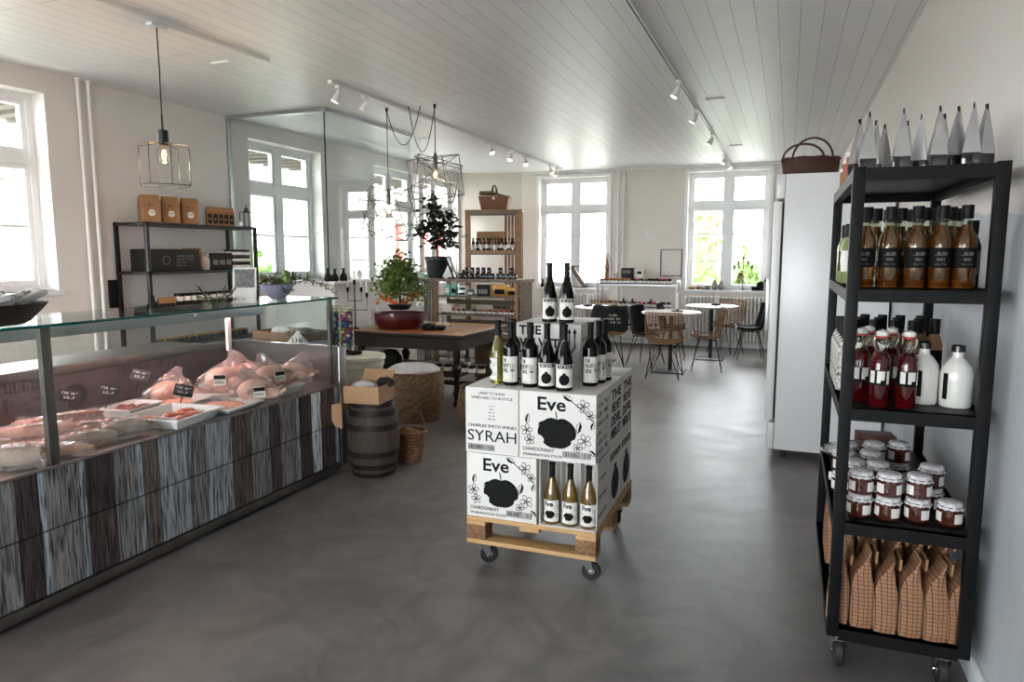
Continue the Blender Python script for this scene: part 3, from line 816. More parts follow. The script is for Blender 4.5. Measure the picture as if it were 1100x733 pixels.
def price_card(loc, rz, lab, w_=.085):
    def mk():
        r = root('price_card')
        Q = RX(-.25)
        s_ = MB().box(-.045, .045, -.002, .002, .0, .06, Q).build('card', M['slate'], r)
        MB().text('~7', .011, Q @ T(0, -.0035, .037) @ FRONT, w=.07).text('~4', .012, Q @ T(0, -.0035, .014) @ FRONT, w=.05).build('writing', M['chalk'], s_)
        MB().cyl((0, .004, -.06), (0, .004, .03), .003).build('stem', M['black'], r)
        return r
    o = place('price', mk, loc, rz, lab, 'price card', None, 1.15); o.rotation_euler = (-.2, .28, rz); return o
def tray(loc, rz, lab, sx, sy, h, content, cname, clabel, kind='lumps', seed=1):
    t = thing('food_tray', lab, 'tray', loc, rz)
    mb = MB(); a, b = sx / 2, sy / 2; k = .82
    lo = [(-a * k, -b * k), (a * k, -b * k), (a * k, b * k), (-a * k, b * k)]; hi = [(-a, -b), (a, -b), (a, b), (-a, b)]
    V = [mb.bm.verts.new((*p, 0)) for p in lo]; W = [mb.bm.verts.new((*p, h)) for p in hi]
    R_ = [mb.bm.verts.new((p[0] * 1.07, p[1] * 1.07, h)) for p in hi]; R2 = [mb.bm.verts.new((p[0] * 1.07, p[1] * 1.07, h - .008)) for p in hi]
    mb.bm.faces.new(V[::-1])
    for i in range(4):
        j = (i + 1) % 4
        mb.bm.faces.new((V[i], V[j], W[j], W[i])); mb.bm.faces.new((W[i], W[j], R_[j], R_[i])); mb.bm.faces.new((R_[i], R_[j], R2[j], R2[i]))
    mb.build('tray', M['tray'], t)
    c = MB(); rn = random.Random(seed)
    if kind == 'mound':
        c.ball((0, 0, h * .45), .5, 4, (sx * .8, sy * .8, h * 1.0), .07, seed=seed)
    else:
        for i in range(13):
            c.ball((rn.uniform(-a * .6, a * .6), rn.uniform(-b * .6, b * .6), h * .5 + rn.uniform(0, h * .3)), .5, 2, (.07, .05, .03), .08, M=RZ(rn.uniform(0, 3)), seed=i)
    o = c.build(cname, M[content], None)
    tag(o, clabel, 'meat'); o.location = loc; o.rotation_euler = (0, 0, rz)
    return t
DZ = .661
tray((-3.13, 2.84, DZ), .12, 'large white tray of orange cured slices nearest the glass front', .34, .36, .06, 'salmon', 'cured_slices', 'orange cured slices in the large front tray', seed=2)
tray((-3.14, 3.2, DZ), .1, 'shallow white tray of pale minced meat behind the large front tray', .34, .3, .035, 'mince', 'minced_meat', 'pale mince in the shallow tray', 'mound', 3)
tray((-3.5, 2.88, DZ), .15, 'small white tray of red meat beside the dark back panel', .2, .26, .06, 'meat', 'meat_pieces', 'dark red meat in the small back tray', seed=4)
tray((-3.42, 3.12, DZ), .1, 'white tray of coarse pink mince under the tilted price card', .28, .24, .05, 'mince', 'minced_meat', 'coarse pink mince in the tray under the tilted card', 'mound', 5)
def oval_tray(loc, rz, lab, sx, sy):
    t = thing('serving_tray', lab, 'tray', loc, rz)
    MB().lathe([(0, .002), (.38, .002), (.4, .01), (.49, .062), (.53, .066), (.53, .058), (.5, .055)], 32, S(sx, sy, 1), cap=False).lathe([(0, 0), (.38, 0), (.52, .06)], 32, S(sx, sy, 1), cap=False).build('tray', M['tray'], t)
oval_tray((-3.17, 3.74, DZ), .1, 'oval white tray under the bagged chickens, nearest the end panel', .34, .42)
oval_tray((-3.36, 3.42, DZ), .1, 'oval white tray under the bagged chickens, left of the other', .3, .36)

def chicken_bag(tw):
    def mk():
        r = root('bagged_chicken')
        mb = MB()
        mb.ball((0, 0, .075), .075, 4, (1.45, 1.0, .95), .015, seed=3)
        for s in (-1, 1):
            mb.ball((.07, s * .055, .06), .04, 3, (1.7, .8, .85), .02, M=RZ(s * .35))
            mb.cyl((.12, s * .07, .055), (.165, s * .05, .07), .014, .01, 8).ball((.168, s * .05, .07), .014, 2)
            mb.ball((-.04, s * .075, .085), .028, 3, (1.4, .7, .7), .02, M=RZ(-s * .5))
        mb.build('chicken', M['chicken'], r)
        rn = random.Random(7 + tw); prof = []
        bg_ = MB(); n = 28; rows = []
        for i, (rr, z) in enumerate([(.05, 0), (.125, .008), (.142, .04), (.135, .085), (.1, .13), (.06, .16), (.045, .185), (.03, .21), (.012, .225)]):
            rows.append([bg_.bm.verts.new((1.15 * (rr * (1 + rn.uniform(-.16, .1))) * math.cos(2*PI*k/n) + (z * z * (1.8 if tw else -1.2)), .92 * rr * (1 + rn.uniform(-.16, .1)) * math.sin(2*PI*k/n), z + rn.uniform(-.012, .012) * (1 if i else 0))) for k in range(n)])
        for a, b in zip(rows, rows[1:]):
            for k in range(n): bg_.bm.faces.new((a[k], a[(k+1) % n], b[(k+1) % n], b[k]))
        bg_.build('plastic_bag', M['bagplastic'], r, smooth=False)
        Q = T(.0, -.135, .08) @ RX(-.15)
        s_ = MB().box(-.035, .035, -.001, .001, -.025, .04, Q); s_ = s_.build('label', M['paper'], r)
        MB().box(-.033, .033, -.003, -.0015, .012, .036, Q).box(-.028, .02, -.003, -.0015, -.004, 0, Q).box(-.028, .025, -.003, -.0015, -.014, -.01, Q).build('label_print', M['ink'], s_)
        return r
    return mk
for i, (x, y, z, rz, rx, s, lab) in enumerate([
    (-3.08, 3.42, DZ + .0, .9, .1, 1.0, 'bagged raw chicken slumped in front of the trays'),
    (-3.36, 3.45, DZ + .05, .6, 0, 1.05, 'bagged raw chicken with upright knotted bag, left in the pile of chickens'),
    (-3.17, 3.66, DZ + .05, 1.2, 0, 1.0, 'bagged raw chicken in the middle of the right oval tray'),
    (-3.14, 3.86, DZ + .05, .3, 0, .92, 'bagged raw chicken nearest the end panel'),
    (-3.42, 3.7, DZ + .02, .9, 0, 1.15, 'bagged raw chicken with the tallest bag, at the back of the pile'),
    (-3.58, 3.2, DZ + .0, 1.4, 0, .95, 'bagged raw chicken against the dark back panel behind the mince')]):
    place('chick%d' % (i % 2), chicken_bag(i % 2), (x, y, z), rz, lab, 'chicken', None, s)
# sausages in vacuum bags
def sausage(kind, L, R, bag=True):
    def mk():
        r = root('packed_sausage')
        mb = MB(); n = 10
        pr = [(0, -L/2)] + [(R * min(1, math.sin(max(.12, PI * (i + .3) / (n + .6))) ** .35), -L/2 + L * i / n) for i in range(n + 1)] + [(0, L/2)]
        Q = T(0, 0, R + .004) @ RY(PI / 2)
        mb.lathe(pr, 18, Q, cap=False)
        mb.tube([(L/2 - .004, 0, R), (L/2 + .02, 0, R + .006)], [.012, .005], 8).tube([(-L/2 + .004, 0, R), (-L/2 - .02, 0, R + .003)], [.012, .005], 8)
        mb.build('sausage', M[kind], r)
        if bag:
            b = MB(); q = .03
            rj = random.Random(int(R * 1000)); nx, ny = 18, 7; G = []
            for ix in range(nx + 1):
                G.append([])
                for iy in range(ny + 1):
                    u = -1 + 2 * ix / nx; v = -1 + 2 * iy / ny; ed = max(abs(u), abs(v))
                    hz = (2 * R + .006) * (1 - max(0, (abs(v) - .35) / .65)) * (1 if abs(u) < .8 else .4)
                    G[-1].append(b.bm.verts.new((u * (L / 2 + q) + rj.uniform(-.006, .006), v * (R + q) + rj.uniform(-.005, .005), max(.003, hz + rj.uniform(-.002, .006) + (.012 * rj.random() if ed > .9 else 0)))))
            for ix in range(nx):
                for iy in range(ny): b.bm.faces.new((G[ix][iy], G[ix+1][iy], G[ix+1][iy+1], G[ix][iy+1]))
            b.build('vacuum_bag', M['bagplastic'], r, smooth=False)
            s_ = MB().box(-.045, .045, -.022, .022, 0, .002, T(0, -.004, 2 * R + .004)).build('label', M['paper'], r)
            MB().box(-.035, .03, -.012, -.006, .0022, .0032, T(0, -.004, 2 * R + .004)).box(-.035, .02, .0, .005, .0022, .0032, T(0, -.004, 2 * R + .004)).build('label_print', M['redlabel'], s_)
        return r
    return mk
SP = [('salamiA', 'salami', .32, .026), ('pale', 'sausage', .32, .029), ('white', 'white_salami', .24, .034), ('fat', 'white_salami', .2, .045)]
ss = [(3, -3.1, 1.96, 0, .7, 'fat pale packed sausage, nearest the camera in the case'), (1, -3.1, 2.1, 0, .9, 'pale pink packed sausage right of the nearest fat one'),
      (1, -3.22, 2.08, .0, .8, 'pale packed sausage lying behind the pink one'), (0, -3.22, 2.22, .0, .75, 'mottled dark salami pack in the second row'),
      (2, -3.12, 2.32, 0, 1.1, 'floury white salami end beside the front glass post'), (0, -3.42, 2.1, 0, .7, 'dark salami pack close to the back panel at left'),
      (0, -3.34, 2.32, .0, .9, 'dark salami pack in the middle of the sausages'), (2, -3.46, 2.34, 0, .6, 'white salami pack near the back panel'),
      (1, -3.62, 2.46, 0, .4, 'pale sausage pack against the back panel below a price card'), (2, -3.3, 2.47, .0, .9, 'white wrapped salami beside the lumpy bag'),
      (3, -3.1, 2.5, 0, 1.2, 'lumpy white sausage bag near the front of the deck'), (0, -3.16, 2.62, 0, 1.0, 'dark salami tips poking out beside the large tray'),
      (1, -3.32, 2.2, .055, 1.0, 'pale sausage pack lying on top of the others'), (0, -3.45, 2.45, .05, 1.3, 'dark salami pack lying on top, near the back'),
      (2, -3.55, 1.95, 0, .7, 'white salami at the far left back of the case'), (0, -3.3, 1.85, 0, .8, 'dark salami pack at the left edge of the frame')]
for k, x, y, z, rz, lab in ss:
    n_, mt, L, R = SP[k]; place('s_' + n_, sausage(mt, L, R), (x, y, DZ + z), rz, lab, 'sausage')
for x, y, z, rz, lab in [(-3.33, 1.98, .15, 1.3, 'black price card over the nearest sausages'), (-3.63, 2.6, .12, 1.2, 'black price card above the packs at the back panel'),
    (-3.56, 2.78, .12, 1.0, 'black price card in front of the small tray of red meat'), (-3.6, 3.02, .17, .6, 'tilted black price card beside the bagged chicken at the back'),
    (-3.26, 3.02, .1, .8, 'black price card at the corner of the coarse mince tray')]:
    price_card((x, y, DZ + z), rz, lab)

# ---- things on the glass top and counter end
GZ = 1.2845
t = thing('bread_basket', 'black woven basket of wrapped crispbread on the left end of the glass', 'basket', (-3.13, 1.9, GZ))
MB().lathe([(0, 0), (.13, 0), (.14, .006), (.2, .085), (.215, .09), (.205, .075), (.15, .01), (0, .008)], 40, S(.8, 1.2, 1), cap=False).build('basket', weave_mat('black_weave', '#26221f', '#0f0e0d', 26, 120), t)
rn = random.Random(2)
for i in range(9):
    def mk():
        r = root('crispbread_pack')
        m_ = MB().box(-.075, .075, -.05, .05, -.012, .014, bev=.01); m_.build('wrapper', M['plastic'], r)
        s_ = MB().box(-.05, .05, -.035, .035, .0145, .0155).build('label', M['paper'], r)
        MB().box(-.03, .03, -.006, .006, .016, .017).box(-.035, .02, .012, .018, .016, .017).build('label_print', M['ink'], s_)
        MB().box(-.062, .062, -.04, .04, -.008, .011, bev=.004).build('crispbread', M['linen'], r)
        return r
    o = place('crisp', mk, (-3.13 + rn.uniform(-.07, .07), 1.72 + .045 * i, GZ + .085 + .012 * (i % 3)), 1.2 + rn.uniform(-.4, .4), 'clear wrapped pack with white and black label in the black basket, %s' % nth(i, 9), 'crispbread pack', 'packs in the black basket')
    o.rotation_euler = (rn.uniform(-.35, .35), rn.uniform(-.5, .1), o.rotation_euler[2])
t = thing('leaflet_holder', 'white acrylic leaflet holder with dark photo card on the counter glass', 'leaflet holder', (-3.14, 3.43, GZ), .55)
Q = RX(-.18)
MB().box(-.07, .07, -.002, .002, 0, .22, Q).build('back_sheet', M['paper'], t)
MB().box(-.07, .07, -.02, -.016, 0, .085, Q).box(-.07, .07, -.06, .05, 0, .003).build('front_pocket', M['paper'], t)
MB().box(-.06, .06, -.0035, -.0025, .095, .21, Q).build('photo', M['screen'], t)
MB().text('~4', .006, Q @ T(0, -.022, .02) @ FRONT).build('lettering', M['greyink'], t)
def sprigs(name, lab, cat, loc, rz, branches, m='sprig', leaf=.022, seed=1, berries=True):
    t = thing(name, lab, cat, loc, rz)
    rn = random.Random(seed); st = MB(); lf = MB()
    for pts in branches:
        st.tube(pts, .0028, 5)
        for a, b in zip(pts, pts[1:]):
            a = Vector(a); b = Vector(b); n = max(2, int((b - a).length / .007))
            for k in range(n):
                p = a.lerp(b, k / n); e = Euler((rn.uniform(-1.2, 1.2), rn.uniform(-1, 1), rn.uniform(0, 6.3))).to_matrix(); q = leaf * rn.uniform(.6, 1.2)
                lf.quad(*(p + e @ Vector(v) * q for v in ((0, 0, 0), (.7, -.2, .05), (1.5, 0, 0), (.7, .2, .05))))
    st.build('stem', M['bark'], t); lf.build('foliage', M[m], t, smooth=False)
    return t
t = thing('flower_bowl', 'blue-grey ceramic bowl holding an olive-branch arrangement on the counter glass', 'bowl', (-3.2, 3.8, GZ))
MB().lathe([(.035, 0), (.045, .004), (.09, .05), (.112, .1), (.106, .1), (.08, .05), (.03, .015), (0, .012)], 32, cap=False).lathe([(0, 0), (.035, 0)], 32, cap=False).build('bowl', M['bowl'], t)
br = [[(0, 0, .09), (.03 * math.cos(a), .03 * math.sin(a), .13), (.16 * math.cos(a), .16 * math.sin(a), .1 + .05 * math.sin(3 * a))] for a in [k * .52 for k in range(12)]]
br += [[(0, 0, .11), (-.05, -.1, .16), (-.06, -.22, .12)], [(0, 0, .11), (.08, .1, .15), (.2, .2, .1), (.27, .3, .02)], [(.05, .05, .11), (.12, .18, .12), (.22, .3, .08)], [(0, 0, .11), (-.1, .1, .17), (-.05, .2, .16)]]
ar = sprigs('olive_arrangement', 'trailing grey-green branches and olives filling the blue-grey bowl', 'flower arrangement', (-3.2, 3.8, GZ), 0, br, leaf=.026, seed=8)
fr_ = MB()
for p in [(.04, .05, .17), (-.06, -.06, .14), (.1, -.02, .13)]: fr_.ball(p, .028, 2)
fr_.build('green_fruit', M['leafo'], ar)
sprigs('spruce_sprigs', 'small grey-green sprigs lying on the glass left of the leaflet holder', 'greenery', (-3.14, 3.2, GZ), 0,
       [[(0, 0, .01), (.03 * math.cos(a), .08 * math.sin(a), .035), (.07 * math.cos(a), .15 * math.sin(a), .03 + .04 * (k % 3))] for k, a in enumerate([j * .45 for j in range(14)])], leaf=.02, seed=3)
def candy_tube():
    r = root('candy_tube')
    MB().lathe([(.046, 0), (.046, .27)], 24, cap=False).build('clear_tube', M['oilclear'], r)
    MB().lathe([(0, .268), (.048, .268), (.048, .29), (0, .29)], 24, cap=False).build('lid', M['oilclear'], r)
    rn = random.Random(12); B = [MB() for _ in range(6)]
    for lay in range(11):
        for k in range(5):
            a = k * 2*PI/5 + lay * .7
            B[rn.randrange(6)].ball((.029 * math.cos(a), .029 * math.sin(a), .015 + lay * .0225), .0145, 2, jit=.08, seed=lay * 5 + k)
    for i, b in enumerate(B): b.build('wrapped_sweets', M['foil%d' % i], r)
    return r
place('candy', candy_tube, (-3.04, 4.19, .926), 0, 'clear tube of colourful foil sweets, left of the far counter post', 'sweet tube', 'tubes of foil-wrapped sweets')
place('candy', candy_tube, (-2.93, 4.2, .926), 1, 'clear tube of colourful foil sweets, right of the far counter post', 'sweet tube', 'tubes of foil-wrapped sweets')
t = thing('price_sign', 'white triangular price sign standing behind the chickens', 'sign', (-3.3, 4.12, .935), .3)
MB().prism([(-.09, 0), (.09, 0), (0, .1)], .004, FRONT).build('board', M['paper'], t)
MB().text('~3', .035, T(0, -.006, .012) @ FRONT, w=.075).build('writing', M['ink'], t)
t = thing('wooden_tray', 'brown slanted wooden tray with oddments behind the counter end', 'tray', (-3.62, 4.45, .92), -.2)
MB().box(-.26, .26, -.17, .17, 0, .014).box(-.26, .26, -.17, -.158, 0, .07).box(-.26, .26, .158, .17, 0, .07).box(-.26, -.248, -.17, .17, 0, .07).box(.248, .26, -.17, .17, 0, .07).build('tray', M['osb'], t)
MB().box(-.26, .26, -.16, .16, -.87, -.001).build('stand', M['lightgrey'], t)
for k, (x, y, m_, nm, lab) in enumerate([(-.1, 0, 'linen', 'folded_napkin', 'crumpled grey cloth in the brown tray behind the counter'), (.1, .03, 'screen', 'wrapped_parcel', 'dark patterned parcel in the brown tray behind the counter')]):
    o = MB().ball((0, 0, 0), .07, 3, (1.2, .9, .6), .12, seed=k).build(nm, M[m_]); tag(o, lab, 'parcel'); o.location = (-3.62 + x, 4.45 + y, .975)

# ---------------------------------------------------------------- black wall shelf, left
def steel_shelf(loc, lx, ly, levels, lab, post=.03, tray_h=.03):
    t = thing('shelf_rack', lab, 'shelf', loc)
    H_ = levels[-1]
    for x in (0, lx):
        for y in (0, ly):
            MB().box(x - (post if x else 0), x + (0 if x else post), y - (post if y else 0), y + (0 if y else post), 0, H_, bev=.002).build('post', M['black'], t)
    for z in levels: MB().box(.0, lx, .0, ly, z - tray_h, z - .004 if z == levels[-1] else z - .002).build('shelf_board', M['black'], t)
    return t
SX, SY = -5.82, 4.72
steel_shelf((SX, SY, 0), .41, 1.42, [.12, .72, 1.04, 1.43, 1.88], 'tall black steel shelf against the left wall beside the glass partition', .032)
MB().box(-.02, .02, -.005, 0, -.1, .1)
tag(MB().box(-.02, .0, -.05, .05, -.13, .13, bev=.006).build('card_terminal', M['black']), 'small black device clipped to the left post of the black shelf', 'device').location = (-5.82, 4.69, 1.22)
def kraft_bag(w_, d_, h_, emblem=True):
    def mk():
        r = root('paper_bag')
        mb = MB()
        V = [[mb.bm.verts.new(p) for p in ((-w_/2, -d_/2, 0), (w_/2, -d_/2, 0), (w_/2, d_/2, 0), (-w_/2, d_/2, 0))],
             [mb.bm.verts.new(p) for p in ((-w_/2, -d_/2, h_ * .72), (w_/2, -d_/2, h_ * .72), (w_/2, d_/2, h_ * .72), (-w_/2, d_/2, h_ * .72))],
             [mb.bm.verts.new(p) for p in ((-w_/2, -.004, h_), (w_/2, -.004, h_), (w_/2, .004, h_), (-w_/2, .004, h_))]]
        mb.bm.faces.new(V[0][::-1]); mb.bm.faces.new(V[2])
        for a, b in zip(V, V[1:]):
            for i in range(4): mb.bm.faces.new((a[i], a[(i+1) % 4], b[(i+1) % 4], b[i]))
        mb.build('bag', M['kraft'], r, smooth=False)
        if emblem:
            l = MB().cyl((0, -d_/2 - .0005, h_ * .34), (0, -d_/2 - .002, h_ * .34), w_ * .2, n=20)
            l = l.build('emblem', M['paper'], r)
            MB().text('~5', w_ * .09, T(0, -d_/2 - .003, h_ * .33) @ FRONT).text('~6', w_ * .1, T(0, -d_/2 - .001, h_ * .6) @ FRONT).build('lettering', M['ink'], r)
        else:
            s_ = MB().box(-w_ * .35, w_ * .35, -d_/2 - .002, -d_/2, h_ * .1, h_ * .6).build('label', M['blackmatt'], r)
            MB().text('~2', w_ * .2, T(0, -d_/2 - .003, h_ * .3) @ FRONT).build('lettering', M['paper'], s_)
        return r
    return mk
FZ = 1.08  # things on this shelf turn towards the shop floor
for i, (x, y, z0) in enumerate([(-5.5, 4.86, 0), (-5.5, 5.08, 0), (-5.5, 5.31, 0)]):
    place('kb', kraft_bag(.15, .09, .25), (x, y, 1.88), FZ, 'large kraft coffee bag with round emblem on top of the black shelf, %s of three' % ['leftmost', 'middle', 'rightmost'][i], 'coffee bag', 'large coffee bags')
for i, y in enumerate((4.97, 5.22)):
    place('kb', None, (-5.66, y, 1.88), FZ, 'kraft coffee bag in the back row on the black shelf, %s' % ['left', 'right'][i], 'coffee bag', 'large coffee bags')
for i in range(5):
    place('ks', kraft_bag(.058, .06, .19, False), (-5.5, 5.56 + i * .075, 1.88), FZ, 'narrow kraft tea bag with black label on top of the black shelf, %s' % nth(i, 5), 'tea bag', 'narrow tea bags')
tag(MB().box(-.06, .06, -.06, .06, 0, .07, bev=.006).build('small_tin', M['alu']), 'small grey box on top of the black shelf beside the lantern', 'box').location = (-5.54, 5.95, 1.88)
def lantern():
    r = root('lantern'); mb = MB(); s = .05; h = .16
    for x in (-s, s):
        for y in (-s, s): mb.box(x - .004, x + .004, y - .004, y + .004, 0, h)
    mb.box(-s, s, -s, s, 0, .006)
    for z in (h,): mb.box(-s, s, -s - .003, -s + .005, z - .006, z).box(-s, s, s - .005, s + .003, z - .006, z).box(-s - .003, -s + .005, -s, s, z - .006, z).box(s - .005, s + .003, -s, s, z - .006, z)
    mb.lathe([(.03, h), (.022, h + .03), (.008, h + .045), (.003, h + .06)], 12)
    mb.tube([(.012 * math.cos(a), 0, h + .07 + .012 * math.sin(a)) for a in [k * PI / 6 for k in range(12)]], .002, 5, closed=True)
    mb.build('frame', M['black'], r)
    return r
place('lantern', lantern, (-5.48, 6.07, 1.88), .3, 'small black metal lantern on the right end of the black shelf', 'lantern')
t = thing('black_gift_box', 'large black box with white print on the middle board of the black shelf', 'box', (-5.58, 5.07, 1.43), 1.3)
MB().box(-.27, .27, -.13, .13, 0, .205, bev=.004).build('box', M['blackmatt'], t)
mb = MB()
for k, s in enumerate(['~13', '~11', '~8', '~6']): mb.text(s, .018, T(.04, -.132, .13 - k * .03) @ FRONT, align='L', w=.17 if k < 2 else .1)
mb.tube([(-.06 + .035 * math.cos(a), -.132, .1 + .04 * math.sin(a)) for a in [k * PI / 8 for k in range(16)]], .003, 5, closed=True)
mb.build('lettering', M['greyink'], t)
for i in range(3):
    place('ks', None, (-5.62, 5.36 + i * .07, 1.43), FZ, 'kraft pouch behind the clear nut bag on the middle board, %s' % nth(i, 3), 'pouch', 'kraft pouches on the middle board', 1.15)
t = thing('nut_bag', 'clear bag of pale nuts on the middle board of the black shelf', 'bag', (-5.48, 5.45, 1.43), FZ)
MB().ball((0, 0, .07), .07, 3, (.7, .5, 1), .06).build('nuts', mat('pale_nuts', '#c9b49a', .6, noise=.5, nscale=60), t)
MB().lathe([(.05, 0), (.056, .07), (.05, .13), (.012, .15), (.04, .18)], 14, S(1, .8, 1), cap=False).build('plastic_bag', M['plastic'], t)
for i in range(3):
    def mk():
        r = root('liquorice_pouch'); mb = MB()
        mb.box(-.045, .045, -.03, .03, 0, .17, bev=.01); mb.build('pouch', M['blackmatt'], r)
        MB().box(-.045, .045, -.002, .002, .165, .185).build('seal', M['silverbag'], r)
        MB().box(-.02, .03, -.032, -.03, .05, .1).build('label', M['greyink'], r)
        return r
    place('lq', mk, (-5.48, 5.58 + i * .09, 1.43), FZ, 'black foil pouch beside the stacked black jars on the middle board, %s' % nth(i, 3), 'pouch', 'black pouches on the middle board')
def mini_jar():
    r = root('jar')
    MB().lathe([(.03, 0), (.033, .004), (.033, .05), (.028, .055)], 16).build('glass', M['darkglass'], r)
    MB().lathe([(.031, .052), (.031, .066), (.028, .068), (0, .068)], 16, cap=False).build('lid', M['capsule'], r)
    MB().lathe([(.0337, .013), (.0337, .043)], 16, cap=False).build('label', M['paper'], r)
    return r
for lv in range(3):
    for i in range(5):
        place('mj', mini_jar, (-5.5, 5.84 - .0 + i * .072 - .06, 1.43 + lv * .069), FZ, 'small black white-labelled jar stacked on the middle board, %s tier, %s' % (['lowest', 'middle', 'top'][lv], nth(i, 5)), 'jar', 'stacked black jars')
def label_jar():
    r = root('jar')
    MB().lathe([(.036, 0), (.042, .006), (.042, .06), (.036, .068)], 18).build('glass', M['jam'], r)
    MB().lathe([(.038, .066), (.04, .068), (.04, .084), (0, .085)], 18, cap=False).build('lid', M['capsule'], r)
    MB().lathe([(.0427, .012), (.0427, .056)], 18, cap=False).build('label', M['paper'], r)
    return r
for lv in range(2):
    for i in range(9):
        place('lj', label_jar, (-5.48, 5.1 + i * .092, 1.04 + lv * .086), FZ, 'white-labelled preserve jar on the lower board of the black shelf, %s tier, %s' % (['bottom', 'top'][lv], nth(i, 9)), 'jar', 'white-labelled preserve jars')
t = thing('bottle_vase', 'black bottle-shaped vase on the lower board of the black shelf', 'vase', (-5.5, 4.82, 1.04))
MB().lathe([(0, 0), (.05, 0), (.06, .03), (.05, .08), (.018, .12), (.016, .16), (.022, .165), (.014, .165), (.012, .1), (0, .08)], 20, cap=False).build('vase', M['blackm'], t)
for i in range(3):
    place('ks', None, (-5.48, 4.9 + i * .06, 1.04), FZ, 'small kraft bag beside the black bottle vase, %s' % nth(i, 3), 'bag', 'small kraft bags on the lower board', (1, 1, .75))
for i in range(16):
    def mk():
        r = root('spice_jar')
        MB().lathe([(.026, 0), (.028, .004), (.028, .06)], 14).build('glass', M['darkglass'], r)
        MB().lathe([(.029, .06), (.029, .078), (0, .079)], 14, cap=False).build('lid', M['goldlid'], r)
        return r
    place('sj', mk, (-5.48, 4.8 + i * .078, .72), FZ, 'gold-lidded jar low on the black shelf, seen through the counter glass, %s' % nth(i, 16), 'jar', 'gold-lidded jars')
# vases on the partition ledge
for i, (x, y, k, lab) in enumerate([(-4.56, 6.27, 1.2, 'small black vase on the low wall, leftmost of the trio'), (-4.51, 6.32, 1.15, 'small black vase on the low wall, middle of the trio'), (-4.5, 6.42, 1.2, 'small black vase on the low wall, rightmost of the trio'), (-5.06, 6.28, .9, 'tiny dark vase on the low wall left of the trio')]):
    def mk():
        r = root('bud_vase')
        MB().lathe([(0, 0), (.03, 0), (.036, .02), (.03, .05), (.012, .075), (.012, .105), (.02, .115), (.01, .114), (.008, .07), (0, .05)], 18, cap=False).build('vase', M['blackm'], r)
        return r
    place('bv', mk, (x, y - .045 if i < 2 else y, 1.3), 0, lab, 'vase', None, k)
t = thing('glass_vase', 'tiny amber glass vase on the low wall', 'vase', (-4.86, 6.28, 1.3))
MB().lathe([(0, 0), (.03, 0), (.03, .03), (.012, .06), (.016, .09)], 16, cap=False).build('vase', M['oliveglass'], t)
# ---------------------------------------------------------------- printed artwork (built flat in x,z; front faces -Y)
def apple_poly(s, n=84):
    out = []
    for i in range(n):
        a = 2 * PI * i / n
        x, z = math.cos(a), math.sin(a)
        r = 1 + .05 * math.cos(2 * a) - .13 * math.exp(-((a - PI / 2) / .25) ** 2) - .06 * math.exp(-((a - 3 * PI / 2) / .3) ** 2)
        for bx, bz, br in ((-1.02, -.45, .26), (-.74, -.86, .1), (1.02, -.5, .2)):
            for _ in range(14):
                if (r * x - bx) ** 2 + (r * z - bz) ** 2 < br * br: r -= .02
        out.append((r * x * s * (1 - .12 * max(0, -z)), r * z * s * .9))
    return out
def bomb_poly(s, n=40):
    out = []
    for i in range(n):
        a = PI / 2 + .3 + (2 * PI - .6) * i / (n - 1)
        out.append((s * math.cos(a), s * math.sin(a)))
    return out + [(.3 * s, 1.25 * s), (-.3 * s, 1.25 * s)]
def flat(mb, poly, cx, cz, y, h=.0012):
    return mb.prism(poly, h, T(cx, y, cz) @ FRONT)
def loop(mb, pts, y, r=.0015, closed=True):
    return mb.tube([(p[0], y, p[1]) for p in pts], r, 4, closed)
def blossom(mb, cx, cz, s, y, rot=0):
    for k in range(5):
        a = rot + k * 2*PI/5
        pts = []
        for j in range(9):
            b = a + (j - 4) * .15; rr = s * (.25 + .75 * math.sin(PI * j / 8) ** .6) if 0 < j < 8 else s * .15
            pts.append((cx + rr * math.cos(b), cz + rr * math.sin(b)))
        loop(mb, pts, y)
        mb.tube([(cx, y, cz), (cx + .35 * s * math.cos(a + .3), y, cz + .35 * s * math.sin(a + .3))], .0012, 4)
def leafshape(mb, cx, cz, s, a, y, solid=True):
    p = [(0, 0), (.35 * s, .22 * s), (.75 * s, .2 * s), (1.1 * s, 0), (.75 * s, -.2 * s), (.35 * s, -.22 * s)]
    q = [(cx + u * math.cos(a) - v * math.sin(a), cz + u * math.sin(a) + v * math.cos(a)) for u, v in p]
    if solid: mb.prism(q[:4] , .001, T(0, y, 0) @ FRONT)
    loop(mb, q, y)
def barcode(mb, cx, cz, w_, h_, y):
    rn = random.Random(3); x = -w_/2
    for a in ((-w_/2, w_/2, -h_/2, -h_/2 + .002), (-w_/2, w_/2, h_/2 - .002, h_/2)): mb.box(cx + a[0], cx + a[1], y - .0008, y, cz + a[2], cz + a[3])
    for a in ((-w_/2, -w_/2 + .002), (w_/2 - .002, w_/2)): mb.box(cx + a[0], cx + a[1], y - .0008, y, cz - h_/2, cz + h_/2)
    while x < w_/2 - .008:
        d = rn.choice([.001, .002, .003]); mb.box(cx + x + .004, cx + x + .004 + d, y - .0008, y, cz - h_ * .36, cz + h_ * .36); x += d + rn.choice([.0015, .003])
